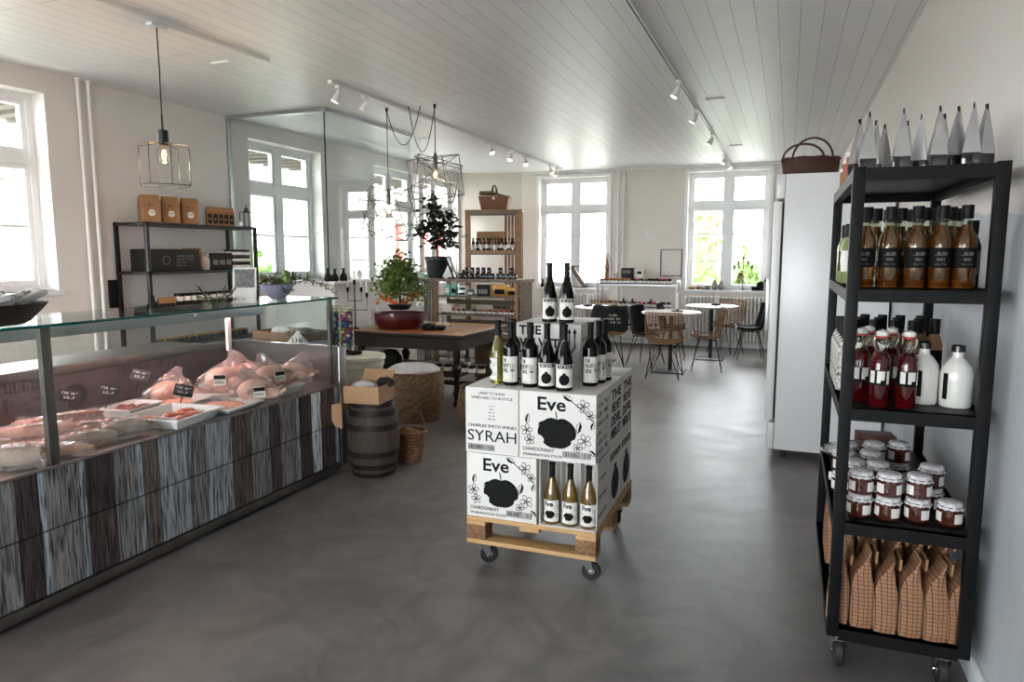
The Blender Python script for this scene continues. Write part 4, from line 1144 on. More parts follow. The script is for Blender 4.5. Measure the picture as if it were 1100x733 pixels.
def eve_art(w_, h_, y):
    """artwork of the apple carton, for a face w_ x h_ centred at x=0, z from 0"""
    mb = MB()
    mb.text('Eve', h_ * .19, T(-.07 * w_, y, h_ * .74) @ FRONT, w=w_ * .37, bold=.02)
    s = w_ * .24
    flat(mb, apple_poly(s), .0, h_ * .41, y)
    mb.tube([(0, y, h_ * .62), (-.003, y, h_ * .68), (-.008, y, h_ * .73)], .003, 5)
    mb.text('CHARDONNAY', h_ * .05, T(-w_ * .45, y, h_ * .12) @ FRONT, align='L', w=w_ * .42, bold=.01)
    mb.text('WASHINGTON STATE', h_ * .035, T(-w_ * .45, y, h_ * .045) @ FRONT, align='L', w=w_ * .52, bold=.01)
    barcode(mb, w_ * .26, h_ * .11, w_ * .36, h_ * .09, y)
    for cx, cz, q in ((-.4, .42, .08), (-.36, .28, .07), (.34, .83, .085), (.43, .7, .06), (.36, .33, .09), (.27, .22, .06)): blossom(mb, cx * w_, cz * h_, q * w_, y, cx * 9)
    for cx, cz, q, a in ((.2, .9, .13, 2.7), (.3, .6, .14, -1.8), (-.4, .52, .12, 1.4), (-.25, .5, .1, .6), (.44, .5, .1, 1.2), (.42, .2, .1, -.7)): leafshape(mb, cx * w_, cz * h_, q * w_, a, y)
    mb.tube([(.1 * w_, y, .96 * h_), (.3 * w_, y, .8 * h_), (.47 * w_, y, .62 * h_)], .002, 4)
    return mb

# ---------------------------------------------------------------- pallet dolly
PC = Vector((-1.135, 3.53, 0)); PR = .015
PM = T(*PC) @ RZ(PR)
def pp(x, y, z=0): return tuple(PM @ Vector((x, y, z)))
t = thing('pallet_dolly', 'small pine pallet on four black castors under the wine boxes', 'pallet', tuple(PC), PR)
HX, HY = .335, .44
for k in range(7):
    y0 = -HY + k * (2 * HY - .1) / 6; MB().box(-HX, HX, y0, y0 + .1, .248, .27, bev=.002).build('deck_board', M['pallet'], t)
for y in (-HY, -.05, HY - .1):
    for x in (-HX, HX - .1): MB().box(x, x + .1, y, y + .1, .15, .226, bev=.003).build('block', M['osb'], t)
for x in (-HX, -.05, HX - .1): MB().box(x, x + .1, -HY, HY, .226, .248, bev=.002).build('stringer_board', M['pallet'], t)
for y in (-HY, -.05, HY - .1): MB().box(-HX, HX, y, y + .1, .128, .15, bev=.002).build('bottom_board', M['pallet'], t)
def castor(parent, x, y, ztop, R, az, wd=.028, wm='rubber'):
    f = MB(); Q = T(x, y, 0) @ RZ(az)
    f.box(-.035, .035, -.035, .035, ztop - .006, ztop, Q).cyl(Q @ Vector((0, 0, ztop - .03)), Q @ Vector((0, 0, ztop)), .022)
    for s in (-1, 1): f.prism([(-.026, ztop - .02), (.026, ztop - .02), (.04, R - .01), (.02, R - .012)], .003, Q @ T(0, s * (wd / 2 + .006) + .0015, 0) @ FRONT)
    f.box(-.026, .026, -wd / 2 - .007, wd / 2 + .007, ztop - .026, ztop - .02, Q)
    f.cyl(Q @ Vector((.027, -wd / 2 - .01, R)), Q @ Vector((.027, wd / 2 + .01, R)), .007)
    o = f.build('castor', M['chrome'], parent)
    MB().lathe([(R * .35, -wd / 2), (R * .9, -wd / 2), (R, -wd / 2 + .006), (R, wd / 2 - .006), (R * .9, wd / 2), (R * .35, wd / 2), (R * .35, -wd / 2)], 28, Q @ T(.027, 0, R) @ RX(PI / 2), cap=False).build('wheel', M[wm], o)
    MB().lathe([(0, -wd / 2 + .003), (R * .36, -wd / 2 + .003), (R * .36, wd / 2 - .003), (0, wd / 2 - .003)], 20, Q @ T(.027, 0, R) @ RX(PI / 2), cap=False).build('hub', M['alu'], o)
for x, y, az in ((-.27, -.37, .5), (.27, -.37, .2), (-.27, .37, 1), (.27, .37, 2.2)): castor(t, x, y, .128, .047, az)

def carton(lab, cx, cy, z0, w_, d_, h_, front=None, side=None):
    t = thing('wine_carton', lab, 'carton', pp(cx, cy, z0), PR)
    MB().box(-w_/2, w_/2, -d_/2, d_/2, 0, h_, bev=.002).build('box', M['carton'], t)
    MB().box(-.001, .001, -d_/2 + .003, d_/2 - .003, h_, h_ + .0012).build('flap_seam', M['greyink'], t)
    if front: front(t, w_, d_, h_)
    if side: side(t, w_, d_, h_)
    return t
def f_eve(t, w_, d_, h_): eve_art(w_, h_, -d_/2 - .0005).build('printed_artwork', M['ink'], t)
def f_syrah(t, w_, d_, h_):
    mb = MB(); y = -d_/2 - .0006
    mb.text('LAND TO HAND', .013, T(0, y, h_ * .9) @ FRONT, w=w_ * .5).text('VINEYARD TO BOTTLE', .013, T(0, y, h_ * .83) @ FRONT, w=w_ * .78)
    mb.text('CHARLES SMITH WINES', .015, T(0, y, h_ * .4) @ FRONT, w=w_ * .92)
    mb.text('SYRAH', .055, T(0, y, h_ * .19) @ FRONT, w=w_ * .92)
    barcode(mb, -w_ * .2, h_ * .09, w_ * .5, h_ * .09, y)
    mb.build('printed_artwork', M['ink'], t)
    g = MB()
    for k, s in enumerate(['~6', '~4', '~8', '~7', '~9']): g.text(s, .006, T(0, y, h_ * (.72 - k * .05)) @ FRONT)
    g.build('small_print', M['greyink'], t)
def side_words(words, hh, mat_='ink', rot=0):
    def f(t, w_, d_, h_):
        mb = MB(); n = len(words)
        for k, s in enumerate(words): mb.text(s, hh, T(w_/2 + .0006, 0, h_ * (.9 - (k + .8) * .82 / n)) @ SIDE, w=d_ * .8, bold=.02)
        mb.build('printed_words', M[mat_], t)
    return f
def side_bomb(t, w_, d_, h_):
    mb = MB(); mb.text('BOOM BOOM', .04, T(w_/2 + .0006, 0, h_ * .78) @ SIDE, w=d_ * .86)
    mb.prism(bomb_poly(.085), .0012, T(w_/2 + .0006, 0, h_ * .35) @ SIDE); mb.build('printed_artwork', M['ink'], t)
VEL = ['THE', 'VELVET', 'DEVIL', 'MERLOT']
BH = .33
R1, R2, R3, DP = -.295, -.01, .275, .28
# bottom layer
carton('white carton printed with Eve and a black apple, bottom left of the pallet', -.15, R1, .27, .37, DP, BH, f_eve, None)
carton('plain sided white carton in the bottom layer, middle of the left side', -.18, R2, .27, .3, DP, BH)
carton('white carton in the bottom layer, back left corner of the pallet', -.18, R3, .27, .3, DP, BH)
carton('white carton with a black bomb on its side, bottom right, middle one', .165, R2, .27, .33, DP, BH, None, side_bomb)
carton('white carton with a black bomb on its side, bottom right, farthest one', .165, R3, .27, .33, DP, BH, None, side_bomb)
# open-fronted carton with three bottles
t = thing('wine_carton', 'open-fronted white carton holding three Chardonnay bottles, bottom right of the pallet', 'carton', pp(.188, R1, .27), PR)
MB().box(-.14, .142, -.14, .14, 0, .004).box(-.14, .142, .136, .14, .004, BH).box(-.14, -.137, -.13, .136, .004, BH).box(.139, .142, -.11, .136, .004, BH).box(-.14, .142, -.11, .136, BH - .004, BH).build('box', M['carton'], t)
MB().box(-.049, -.047, -.07, .135, .004, BH - .02).box(.046, .048, -.07, .135, .004, BH - .02).box(-.137, .139, -.0, .002, .004, BH - .03).build('divider', M['paper'], t)
side_words(['~4', '~10', '~8'], .02, 'greyink')(t, .284, .2, BH)
# second layer
Z2 = .27 + BH + .003
carton('white carton printed SYRAH, top layer, front left', -.196, R1 - .005, Z2, .28, DP, BH, f_syrah, None)
carton('white carton printed with Eve and a black apple, top layer, front right', .138, R1 - .005, Z2, .38, DP, BH, f_eve, side_words(['~5', '~10', '~11', '~6', '~9', '~8'], .022, 'greyink'))
carton('white carton with THE VELVET DEVIL down its side, top layer, middle right', .165, R2, Z2, .33, DP, BH, None, side_words(VEL, .05))
carton('white carton in the top layer, middle left', -.17, R2, Z2, .33, DP, BH)
carton('white carton in the top layer, farthest right', .165, R3, Z2, .33, DP, BH, None, side_words(VEL, .05))
carton('white carton in the top layer, farthest left', -.17, R3, Z2, .33, DP, BH)
def f_vel(t, w_, d_, h_):
    mb = MB(); y = -d_/2 - .0006
    for k, s in enumerate(['THE', 'VELVET', 'DEVIL', 'MERLOT']): mb.text(s, .046, T(-w_ * .44, y, h_ * (.8 - k * .235)) @ FRONT, align='L', w=w_ * [.34, .62, .5, .62][k], bold=.03)
    x = w_ * .33
    mb.box(x - .004, x + .004, y - .001, y, h_ * .06, h_ * .5)
    loop(mb, [(x - .03, h_ * .85), (x - .03, h_ * .58), (x - .015, h_ * .5), (x + .015, h_ * .5), (x + .03, h_ * .58), (x + .03, h_ * .85)], y, .004, False)
    mb.box(x - .004, x + .004, y - .001, y, h_ * .5, h_ * .88)
    for dx in (-.03, 0, .03): mb.prism([(-.011, 0), (.011, 0), (0, .026)], .001, T(x + dx, y, h_ * .84) @ FRONT)
    mb.build('printed_artwork', M['ink'], t)
Z3 = Z2 + BH + .003
BV = .285
carton('top white carton printed THE VELVET DEVIL with a pitchfork, carrying two bottles', -.03, .15, Z3, .36, .44, BV, f_vel, side_words(['~7', '~12', '~9'], .022, 'greyink'))

# ---------------------------------------------------------------- wine bottles
BURG = [(0, 0), (.036, 0), (.0395, .005), (.0395, .125), (.037, .15), (.028, .185), (.0185, .215), (.0148, .235), (.014, .29), (.0155, .291), (.0155, .3), (0, .301)]
BORD = [(0, 0), (.034, 0), (.0375, .005), (.0375, .175), (.035, .19), (.025, .207), (.0155, .22), (.0142, .235), (.0142, .29), (.0155, .291), (.0155, .3), (0, .301)]
def wrapf(r, z0):
    return lambda c: Vector(((r + c.z) * math.sin(c.x / r), -(r + c.z) * math.cos(c.x / r), c.y + z0))
def wine_bottle(shape, kind, glass='bottle'):
    prof = BURG if shape == 'burg' else BORD; R = .0398 if shape == 'burg' else .0378
    def mk():
        r = root('wine_bottle')
        MB().lathe(prof, 28, cap=False).build('bottle', M[glass], r)
        if glass == 'amberwine': MB().lathe([(.0172, .21), (.0152, .235), (.0149, .289), (.0163, .29), (.0163, .302), (0, .303)], 20, cap=False).build('capsule', M['capsule'], r)
        else: MB().lathe([(.0158, .226), (.0149, .24), (.0147, .289), (.0163, .29), (.0163, .302), (0, .303)], 20, cap=False).build('capsule', M['capsule'], r)
        z0, z1 = (.016, .122) if shape == 'burg' else (.018, .14)
        A = 1.25
        lb = MB().lathe([(R + .0003, z0), (R + .0003, z1)], 18, RZ(-PI/2), a0=-A, a1=A, cap=False).build('label', M['paper'], r)
        mb = MB(); q = R + .0006; w_ = wrapf(q, 0)
        hz = z1 - z0
        if kind == 'bomb':
            mb.text('BOOM BOOM', .017, Matrix.Identity(4), w=.074, bold=.04, fn=lambda c: w_(c + Vector((0, z0 + hz * .82, 0))), extr=.0006)
            mb.sheet(bomb_poly(.025), lambda c: w_(Vector((c.x - .003, c.y + z0 + hz * .34, c.z))))
        elif kind == 'velvet':
            for k, s in enumerate(['THE', 'VELVET', 'DEVIL']):
                mb.text(s, .017, Matrix.Identity(4), w=[.02, .036, .03][k], align='L', bold=.03, fn=lambda c, k=k: w_(c + Vector((-.033, z0 + hz * (.78 - .2 * k), 0))), extr=.0006)
            mb.text('~14', .0035, Matrix.Identity(4), w=.05, fn=lambda c: w_(c + Vector((0, z0 + .006, 0))), extr=.0006)
            n0 = len(mb.bm.verts)
            for x0, x1, y0, y1 in ((.0165, .0185, .02, .092), (.009, .0112, .06, .09), (.024, .0262, .06, .09), (.009, .0262, .055, .06)): mb.box(x0, x1, z0 + y0 * .95, z0 + y1 * .98, 0, .0006)
            mb.bm.verts.ensure_lookup_table()
            for v in mb.bm.verts[n0:]: v.co = w_(v.co)
        elif kind == 'eve':
            mb.text('Eve', .024, Matrix.Identity(4), w=.046, bold=.04, fn=lambda c: w_(c + Vector((-.006, z0 + hz * .73, 0))), extr=.0006)
            mb.sheet(apple_poly(.024), lambda c: w_(Vector((c.x, c.y + z0 + hz * .34, c.z))))
            for a, cz in ((-.033, .03), (.034, .03), (.033, .075), (-.034, .06)):
                n0 = len(mb.bm.verts); mb.tube([(a + .009 * math.cos(k), z0 + cz + .009 * math.sin(k), 0) for k in (0, 1.2, 2.4, 3.6, 4.8)], .0009, 4, True); mb.bm.verts.ensure_lookup_table()
                for v in mb.bm.verts[n0:]: v.co = w_(v.co)
        mb.build('label_print', M['ink'], lb)
        return r
    return mk
WB = [('burg', 'bomb', 'bottle'), ('bord', 'velvet', 'bottle'), ('burg', 'eve', 'amberwine'), ('burg', 'eve', 'oliveglass')]
def wb(k, x, y, z, rz, lab, grp=None):
    s, d, g = WB[k]
    place('wb%d' % k, wine_bottle(s, d, g), pp(x, y, z), PR + rz, lab, 'wine bottle', grp, 1.0 if k == 2 else 1.05)
ZB = Z2 + BH + .002
wb(3, -.225, -.28, ZB, -1.0, 'olive green Chardonnay bottle, leftmost on the lower boxes')
wb(1, -.14, -.32, ZB, .05, 'black Velvet Devil bottle second from the left on the lower boxes')
wb(1, -.18, -.18, ZB, .3, 'black bottle standing behind the two leftmost bottles')
wb(1, -.035, -.33, ZB, .05, 'black Velvet Devil bottle in the middle of the front row')
wb(0, .058, -.35, ZB, .3, 'black bomb-labelled bottle, left of the two at front centre')
wb(0, .15, -.365, ZB, .35, 'black bomb-labelled bottle, right of the two at front centre')
wb(0, .105, -.25, ZB, .3, 'black bottle half hidden behind the two bomb-labelled bottles')
wb(1, .235, -.2, ZB, .55, 'black bottle nearest the camera on the right side of the top box')
wb(1, .255, -.11, ZB, .5, 'black bottle second in the row right of the top box')
wb(1, .265, -.02, ZB, .5, 'black bottle farthest back in the row right of the top box')
ZT = Z3 + BV + .002
wb(0, -.055, .04, ZT, .45, 'left of the two black bomb-labelled bottles on the topmost box')
wb(0, .045, .03, ZT, .4, 'right of the two black bomb-labelled bottles on the topmost box')
for i in range(3):
    wb(2, .1 + i * .092, -.385, .274, .05 * i, 'golden Chardonnay bottle in the open carton at floor level, %s of three' % ['left', 'middle', 'right'][i])

# ---------------------------------------------------------------- barrel, carton, baskets, stool
t = thing('oak_barrel', 'small dark oak barrel with iron hoops beside the counter end', 'barrel', (-2.76, 4.25, 0))
def brl(z): return .148 + .04 * (1 - ((z - .27) / .27) ** 2)
MB().lathe([(0, .004)] + [(brl(i * .54 / 16), i * .54 / 16) for i in range(17)] + [(.135, .54), (.135, .525), (0, .525)], 40, cap=False).build('staves', M['barrel'], t)
for z0, z1 in ((0, .03), (.06, .095), (.15, .19), (.345, .385), (.445, .485), (.508, .542)):
    MB().lathe([(brl(z0) + .001, z0), (brl(z0) + .006, z0), (brl(z1) + .006, z1), (brl(z1) + .001, z1)], 40, cap=False).build('hoop', M['hoop'], t)
t = thing('cardboard_box', 'open brown cardboard box with drooping flaps on the barrel', 'box', (-2.76, 4.2, .543), .12)
b = .13
MB().box(-.13, .14, -.13, -.126, 0, .125).box(-.13, .14, .126, .13, 0, .125).box(-.13, -.126, -.13, .13, 0, .125).box(.136, .14, -.13, .13, 0, .125).box(-.13, .14, -.13, .13, 0, .004).build('box', M['card'], t)
MB().box(-.002, .002, -.12, .12, -.2, 0, T(-.132, 0, .12) @ RY(.18)).build('flap', M['card'], t)
MB().prism([(0, 0), (-.09, -.02), (-.1, -.1), (-.06, -.17), (0, -.19)], .003, T(-.15, -.12, .0) @ FRONT).build('torn_flap', M['card'], t)
MB().box(-.12, .12, -.002, .002, 0, .1, T(0, .13, .12) @ RX(-.7)).build('flap', M['card'], t)
o = tag(MB().ball((0, 0, 0), .1, 4, (.95, .9, .5), .05, seed=4).build('paper_scraps', M['linen']), 'crumpled white paper inside the cardboard box on the barrel', 'paper'); o.location = (-2.8, 4.2, .635)
o = tag(MB().ball((0, 0, 0), .05, 3, (1.4, .7, .8), .1, seed=9).build('dark_cloth', M['shirt']), 'black cloth hanging over the right rim of the cardboard box', 'cloth'); o.location = (-2.66, 4.27, .67)

def basket(name, lab, loc, prof, m, sx=1, sy=1, handle=None, rz=0, n=40):
    t = thing(name, lab, 'basket', loc, rz)
    ins = [(max(0, r - .012), z) for r, z in reversed(prof)]; ins = [(r, z) for r, z in ins if z > .012] + [(0, .014)]
    MB().lathe([(0, 0)] + prof + ins, n, S(sx, sy, 1), cap=False).build('basket', M[m], t)
    rt, zt = prof[-1]
    mb = MB(); pts = [(rt * sx * math.cos(a), rt * sy * math.sin(a), zt + .003 * math.sin(9 * a)) for a in [k * 2*PI/n for k in range(n)]]
    mb.tube(pts, .01, 6, True).build('rim', M[m], t)
    if handle: handle(t)
    return t
basket('wicker_basket', 'large round wicker basket lined with white cloth before the dark table', (-3.33, 5.86, 0), [(.235, 0), (.255, .04), (.275, .2), (.27, .4), (.262, .47)], 'seagrass', 1.08, 1)
o = MB().ball((0, 0, 0), .24, 4, (1.05, 1, .32), .05, seed=6).build('linen_cloth', M['linen']); tag(o, 'crumpled white cloth heaped in the large wicker basket', 'cloth'); o.location = (-3.33, 5.86, .47)
basket('seagrass_basket', 'smaller round light wicker basket partly behind the pallet', (-2.62, 5.85, 0), [(.17, 0), (.21, .05), (.225, .18), (.2, .33), (.19, .36)], 'seagrass')
basket('wicker_basket', 'round wicker basket under the right end of the dark table', (-3.36, 7.95, 0), [(.24, 0), (.26, .1), (.26, .4), (.25, .52)], 'seagrass')
def h1(t):
    MB().tube([(.12 * math.cos(a), .02 * math.cos(a), .22 + .2 * math.sin(a)) for a in [k * PI / 14 for k in range(15)]], .008, 6).build('handle', M['wicker'], t)
basket('strip_basket', 'small woven wood-strip basket with hoop handle on the floor beside the barrel', (-2.66, 4.6, 0), [(.085, 0), (.095, .05), (.11, .15), (.125, .235)], 'strips', 1, .9, h1, .3)
o = tag(MB().ball((0, 0, 0), .09, 3, (1, .9, .5), .12, seed=2).build('dried_cones', M['osb']), 'brown dried contents of the small strip basket', 'dried cones'); o.location = (-2.66, 4.6, .21)
# round cream cabinet
t = thing('round_cabinet', 'round cream-painted side cabinet behind the barrel with a candle on it', 'cabinet', (-3.42, 4.98, 0))
MB().lathe([(0, .7), (.27, .7), (.275, .71), (.27, .735), (0, .735)], 48, cap=False).build('top', M['cream'], t)
MB().lathe([(.25, .03), (.25, .7)], 48, cap=False).lathe([(.255, .03), (.262, .06), (.252, .07)], 48, cap=False).lathe([(.252, .64), (.262, .65), (.265, .7)], 48, cap=False).build('body', M['cream'], t)
for a in (.6, 2.2, 3.8, 5.3): MB().cyl((.2 * math.cos(a), .2 * math.sin(a), 0), (.2 * math.cos(a), .2 * math.sin(a), .04), .018).build('foot', M['cream'], t)
def star_candle(h, lab, loc, s=1.):
    t = thing('candle_holder', lab, 'candle holder', loc)
    mb = MB()
    for k in range(6):
        a = k * PI / 3
        mb.ball((.045 * s * math.cos(a), .045 * s * math.sin(a), .016 * s), .022 * s, 2, (1.3, .8, .6), M=RZ(a))
    mb.lathe([(.02 * s, .0), (.03 * s, .012), (.02 * s, .03), (.016, .035)], 14); mb.build('holder', M['blackm'], t)
    c = thing('candle', lab.replace('candle holder', 'candle in the holder').replace('black star-shaped', 'white taper'), 'candle', (loc[0], loc[1], loc[2] + .03 * s))
    MB().lathe([(.0105, 0), (.0095, h - .015), (.006, h - .004), (0, h)], 14).build('wax', M['candle'], c)
    MB().cyl((0, 0, h - .003), (.001, 0, h + .01), .0012, n=5).build('wick', M['ink'], c)
star_candle(.17, 'black star-shaped candle holder on the round cream cabinet', (-3.43, 5.0, .735), 1.2)
o = tag(MB().ball((0, 0, 0), .1, 4, (.9, .8, 1), .05, seed=3).build('black_pouf', M['shirt']), 'shaggy black bundle on the left of the round cabinet', 'bundle'); o.location = (-3.6, 4.88, .83)

# ---------------------------------------------------------------- dark table and what stands on it
DT = .77
t = thing('dark_table', 'large dark mahogany table with polished oak top behind the barrel', 'table', (-3.75, 6.95, 0))
MB().box(-.7, .7, -.6, .6, DT - .03, DT, bev=.004).build('table_top', M['oaktop'], t)
MB().box(-.72, .72, -.62, -.6, DT - .04, DT - .002, bev=.004).box(.7, .72, -.6, .62, DT - .04, DT - .002, bev=.004).box(-.72, -.7, -.6, .62, DT - .04, DT - .002, bev=.004).box(-.7, .7, .6, .62, DT - .04, DT - .002, bev=.004).build('edge_moulding', M['mahog'], t)
MB().box(-.66, .66, -.56, -.53, DT - .17, DT - .03).box(-.66, .66, .53, .56, DT - .17, DT - .03).box(.63, .66, -.53, .53, DT - .17, DT - .03).box(-.66, -.63, -.53, .53, DT - .17, DT - .03).build('apron', M['mahog'], t)
for x in (-.58, .58):
    for y in (-.48, .48):
        MB().lathe([(.035, 0), (.045, .03), (.03, .06), (.03, .1), (.05, .13), (.03, .17), (.028, .28), (.045, .36), (.055, .4), (.03, .44), (.04, .5), (.04, DT - .17)], 20, T(x, y, 0)).build('leg', M['mahog'], t)
MB().box(-.58, .58, -.03, .03, .13, .18, bev=.005).box(-.6, -.56, -.48, .48, .13, .18, bev=.005).box(.56, .6, -.48, .48, .13, .18, bev=.005).build('stretcher', M['mahog'], t)
MB().box(-.56, .56, -.4, .4, .29, .32, bev=.004).build('lower_shelf', M['mahog'], t)
def leafy(mb, pts, n, q, rn, spread):
    for p in pts:
        for k in range(n):
            c = Vector(p) + Vector((rn.gauss(0, 1), rn.gauss(0, 1), rn.gauss(0, .8))) * spread
            e = Euler((rn.uniform(-.9, .9), rn.uniform(-.9, .9), rn.uniform(0, 6.3))).to_matrix(); s = q * rn.uniform(.7, 1.2)
            v = [c + e @ Vector(u) * s for u in ((0, 0, 0), (.6, -.42, .12), (1.3, 0, -.05), (.6, .42, .12))]
            mb.quad(v[0], v[1], v[2]); mb.quad(v[0], v[2], v[3])
rn = random.Random(31)
t = thing('orange_tree', 'small potted orange tree in dark red cellophane wrap on the dark table', 'potted tree', (-4.03, 6.8, DT))
MB().lathe([(0, 0), (.1, 0), (.13, .14), (.135, .15), (.12, .15), (.11, .12), (0, .12)], 26, cap=False).build('pot', M['redfoil'], t)
f = MB(); rows = []
for i, (r, z) in enumerate([(.24, 0), (.29, .05), (.31, .1), (.3, .15), (.3, .21)]):
    rows.append([f.bm.verts.new((r * (1 + rn.uniform(-.08, .08)) * math.cos(2*PI*k/30), r * (1 + rn.uniform(-.08, .08)) * math.sin(2*PI*k/30), z + rn.uniform(-.02, .02) * (i > 2))) for k in range(30)])
for a, b in zip(rows, rows[1:]):
    for k in range(30): f.bm.faces.new((a[k], a[(k+1) % 30], b[(k+1) % 30], b[k]))
f.build('cellophane_wrap', M['cello'], t, ang=1.3)
MB().lathe([(0, 0), (.23, .0), (.275, .05), (.29, .12), (.285, .17), (.26, .17), (.25, .1), (.0, .1)], 26, cap=False).build('red_liner', M['redfoil'], t)
MB().lathe([(0, .21), (.1, .205), (.13, .25), (.14, .26), (.12, .26), (0, .24)], 24, cap=False).build('inner_pot', M['potblack'], t)
st = MB().tube([(0, 0, .24), (.005, 0, .34), (0, .01, .5)], [.012, .01, .006], 7)
tips = []
for k in range(16):
    a = k * 2.4; z = .36 + .022 * k; r = .27 - .0115 * k + rn.uniform(-.02, .02); p = (r * math.cos(a), r * math.sin(a), z + .02)
    st.tube([(0, 0, z - .06), (p[0] * .5, p[1] * .5, z), p], .004, 5); tips += [p, (p[0] * .55, p[1] * .55, z + .02)]
tips += [(0, 0, .7), (.02, 0, .76), (0, .02, .64), (-.05, 0, .66), (.05, -.02, .62)]
st.build('branches', M['bark'], t)
lf = MB(); leafy(lf, tips, 46, .045, rn, .055); lf.build('foliage', M['leafo'], t, smooth=False)
for k in range(34):
    a = rn.uniform(0, 2*PI); r = rn.uniform(.1, .26); o = MB().ball((r * math.cos(a), r * math.sin(a), rn.uniform(.28, .44)), .022, 2, (1, 1, .92)).build('orange', M['orange'], t)
# things on the table
t = thing('black_pot', 'squat black lidded pot on the dark table right of the orange tree', 'pot', (-3.62, 6.72, DT))
MB().lathe([(0, 0), (.07, 0), (.085, .02), (.085, .05), (.06, .065), (.02, .07), (0, .072)], 26, cap=False).build('pot', M['blackm'], t)
MB().lathe([(.05, .0), (.07, .02), (.07, .045), (0, .055)], 20, T(.11, .03, 0), cap=False).build('twin_bowl', M['blackm'], t)
t = thing('menu_stand', 'white card on a small clear stand with glass feet on the dark table', 'sign stand', (-3.6, 7.1, DT))
MB().cyl((-.05, 0, 0), (-.05, 0, .17), .01).cyl((.05, 0, 0), (.05, 0, .17), .01).box(-.07, .07, -.03, .03, .0, .006).build('glass_stand', M['oilclear'], t)
MB().box(-.06, .06, -.004, .004, .17, .26).build('card', M['paper'], t)
t = thing('candelabra', 'black five-armed candelabra with white candles in front of the partition wall', 'candelabra', (-4.42, 6.5, DT), .3)
def candelabra(t, s=1., m='blackm', shape='u'):
    mb = MB()
    mb.lathe([(.05 * s, 0), (.045 * s, .008), (.012 * s, .02), (.007 * s, .04), (.006 * s, .5 * s)], 14)
    cs = [(0, .5), (-.075, .42), (.075, .42), (-.135, .36), (.135, .36)]
    mb.tube([(-.075 * s, 0, .42 * s), (-.075 * s, 0, .31 * s), (.075 * s, 0, .31 * s), (.075 * s, 0, .42 * s)], .005 * s, 6)
    mb.tube([(-.135 * s, 0, .36 * s), (-.135 * s, 0, .21 * s), (.135 * s, 0, .21 * s), (.135 * s, 0, .36 * s)], .005 * s, 6)
    mb.build('frame', M[m], t)
    for x, z in cs:
        MB().lathe([(.006 * s, -.02 * s), (.015 * s, 0), (.016 * s, .04 * s), (0, .04 * s)], 12, T(x * s, 0, z * s), cap=False).build('cup', M[m], t)
        MB().lathe([(.0105, .03 * s), (.0095, .03 * s + .11), (.003, .03 * s + .13), (0, .03 * s + .132)], 12, T(x * s, 0, z * s)).build('candle', M['candle'], t)
candelabra(t, 1.0)
# ---------------------------------------------------------------- low slatted wooden shelf unit
def slat_side(mb, x, y0, y1, z0, z1, w_=.045, gap=.034, th=.016):
    y = y0
    while y + w_ <= y1 + .001: mb.box(x, x + th, y, y + w_, z0, z1, bev=.002); y += w_ + gap
LU = (-4.93, 9.0); LWD = 1.52; LD = .46; LZ = 1.24
t = thing('slatted_shelf', 'low grey weathered slatted wooden shelf unit behind the dark table', 'shelf', (*LU, 0))
MB().box(-.02, LWD + .02, -.02, LD + .02, LZ - .04, LZ, bev=.004).build('top_board', M['greywood'], t)
for x in (0, LWD - .016):
    mb = MB(); slat_side(mb, x, 0, LD, .02, LZ - .04); mb.build('slatted_side', M['greywood'], t)
for z in (1.0, .735, .45, .12): MB().box(.2, LWD - .02, .03, LD, z - .025, z, bev=.003).build('shelf_board', M['greywood'], t)
for x in (.16, LWD - .1): MB().box(x, x + .05, 0, .05, .02, LZ - .04, bev=.004).box(x, x + .05, LD - .05, LD, .02, LZ - .04, bev=.004).build('post', M['oldwood'], t)
mb = MB()
for z in (.2, .55, .85): mb.box(.2, LWD - .02, LD - .015, LD, z, z + .07)
mb.build('back_rail', M['greywood'], t)
def LP(x, y, z): return (LU[0] + x, LU[1] + y, z)
def dark_jar():
    r = root('jar')
    MB().lathe([(.028, 0), (.032, .006), (.032, .055), (.026, .065)], 14).build('glass', M['darkglass'], r)
    MB().lathe([(.028, .064), (.028, .08), (0, .081)], 14, cap=False).build('lid', M['capsule'], r)
    MB().lathe([(.0325, .02), (.0325, .042)], 14, cap=False, a0=-2.4, a1=-.7).build('label', M['greyink'], r)
    return r
for i in range(11): place('dj', dark_jar, LP(.55 + i * .083, .1, LZ), 0, 'dark jar on top of the low slatted shelf, lower front row, %s' % nth(i, 11), 'jar', 'dark jars on the slatted shelf top')
for i in range(9):
    if i in (5, 7): continue
    place('dj', None, LP(.6 + i * .088, .2, LZ + (.082 if i != 9 else 0)), 0, 'dark jar in the upper row on the low slatted shelf, position %s' % nth(i, 10), 'jar', 'dark jars on the slatted shelf top')
for i in range(9):
    if i in (5, 7): continue
    place('dj', None, LP(.6 + i * .088, .2, LZ), 0, 'dark jar carrying the upper row on the low slatted shelf, near position %s' % nth(i, 10), 'jar', 'dark jars on the slatted shelf top')
t = thing('bud_vase', 'round black bud vase left of the dark jars on the slatted shelf', 'vase', LP(.545, .2, LZ))
MB().lathe([(0, 0), (.03, 0), (.05, .03), (.05, .06), (.018, .085), (.014, .12), (.024, .13), (.012, .128), (0, .08)], 20, cap=False).build('vase', M['blackm'], t)
t = thing('potted_ficus', 'dark-leaved potted tree in a black pot on the low slatted shelf', 'potted plant', LP(.13, .2, LZ))
t.scale = (1.25, 1.25, 1.15)
MB().lathe([(0, 0), (.115, 0), (.15, .23), (.165, .235), (.165, .28), (.148, .28), (.14, .25), (0, .25)], 30, cap=False).build('pot', M['potblack'], t)
MB().lathe([(.14, .252), (0, .262)], 24, cap=False).build('soil', M['soil'], t)
rn = random.Random(17); st = MB(); st.tube([(0, 0, .25), (-.01, .01, .42), (.01, 0, .56)], [.016, .013, .009], 8); tips = []
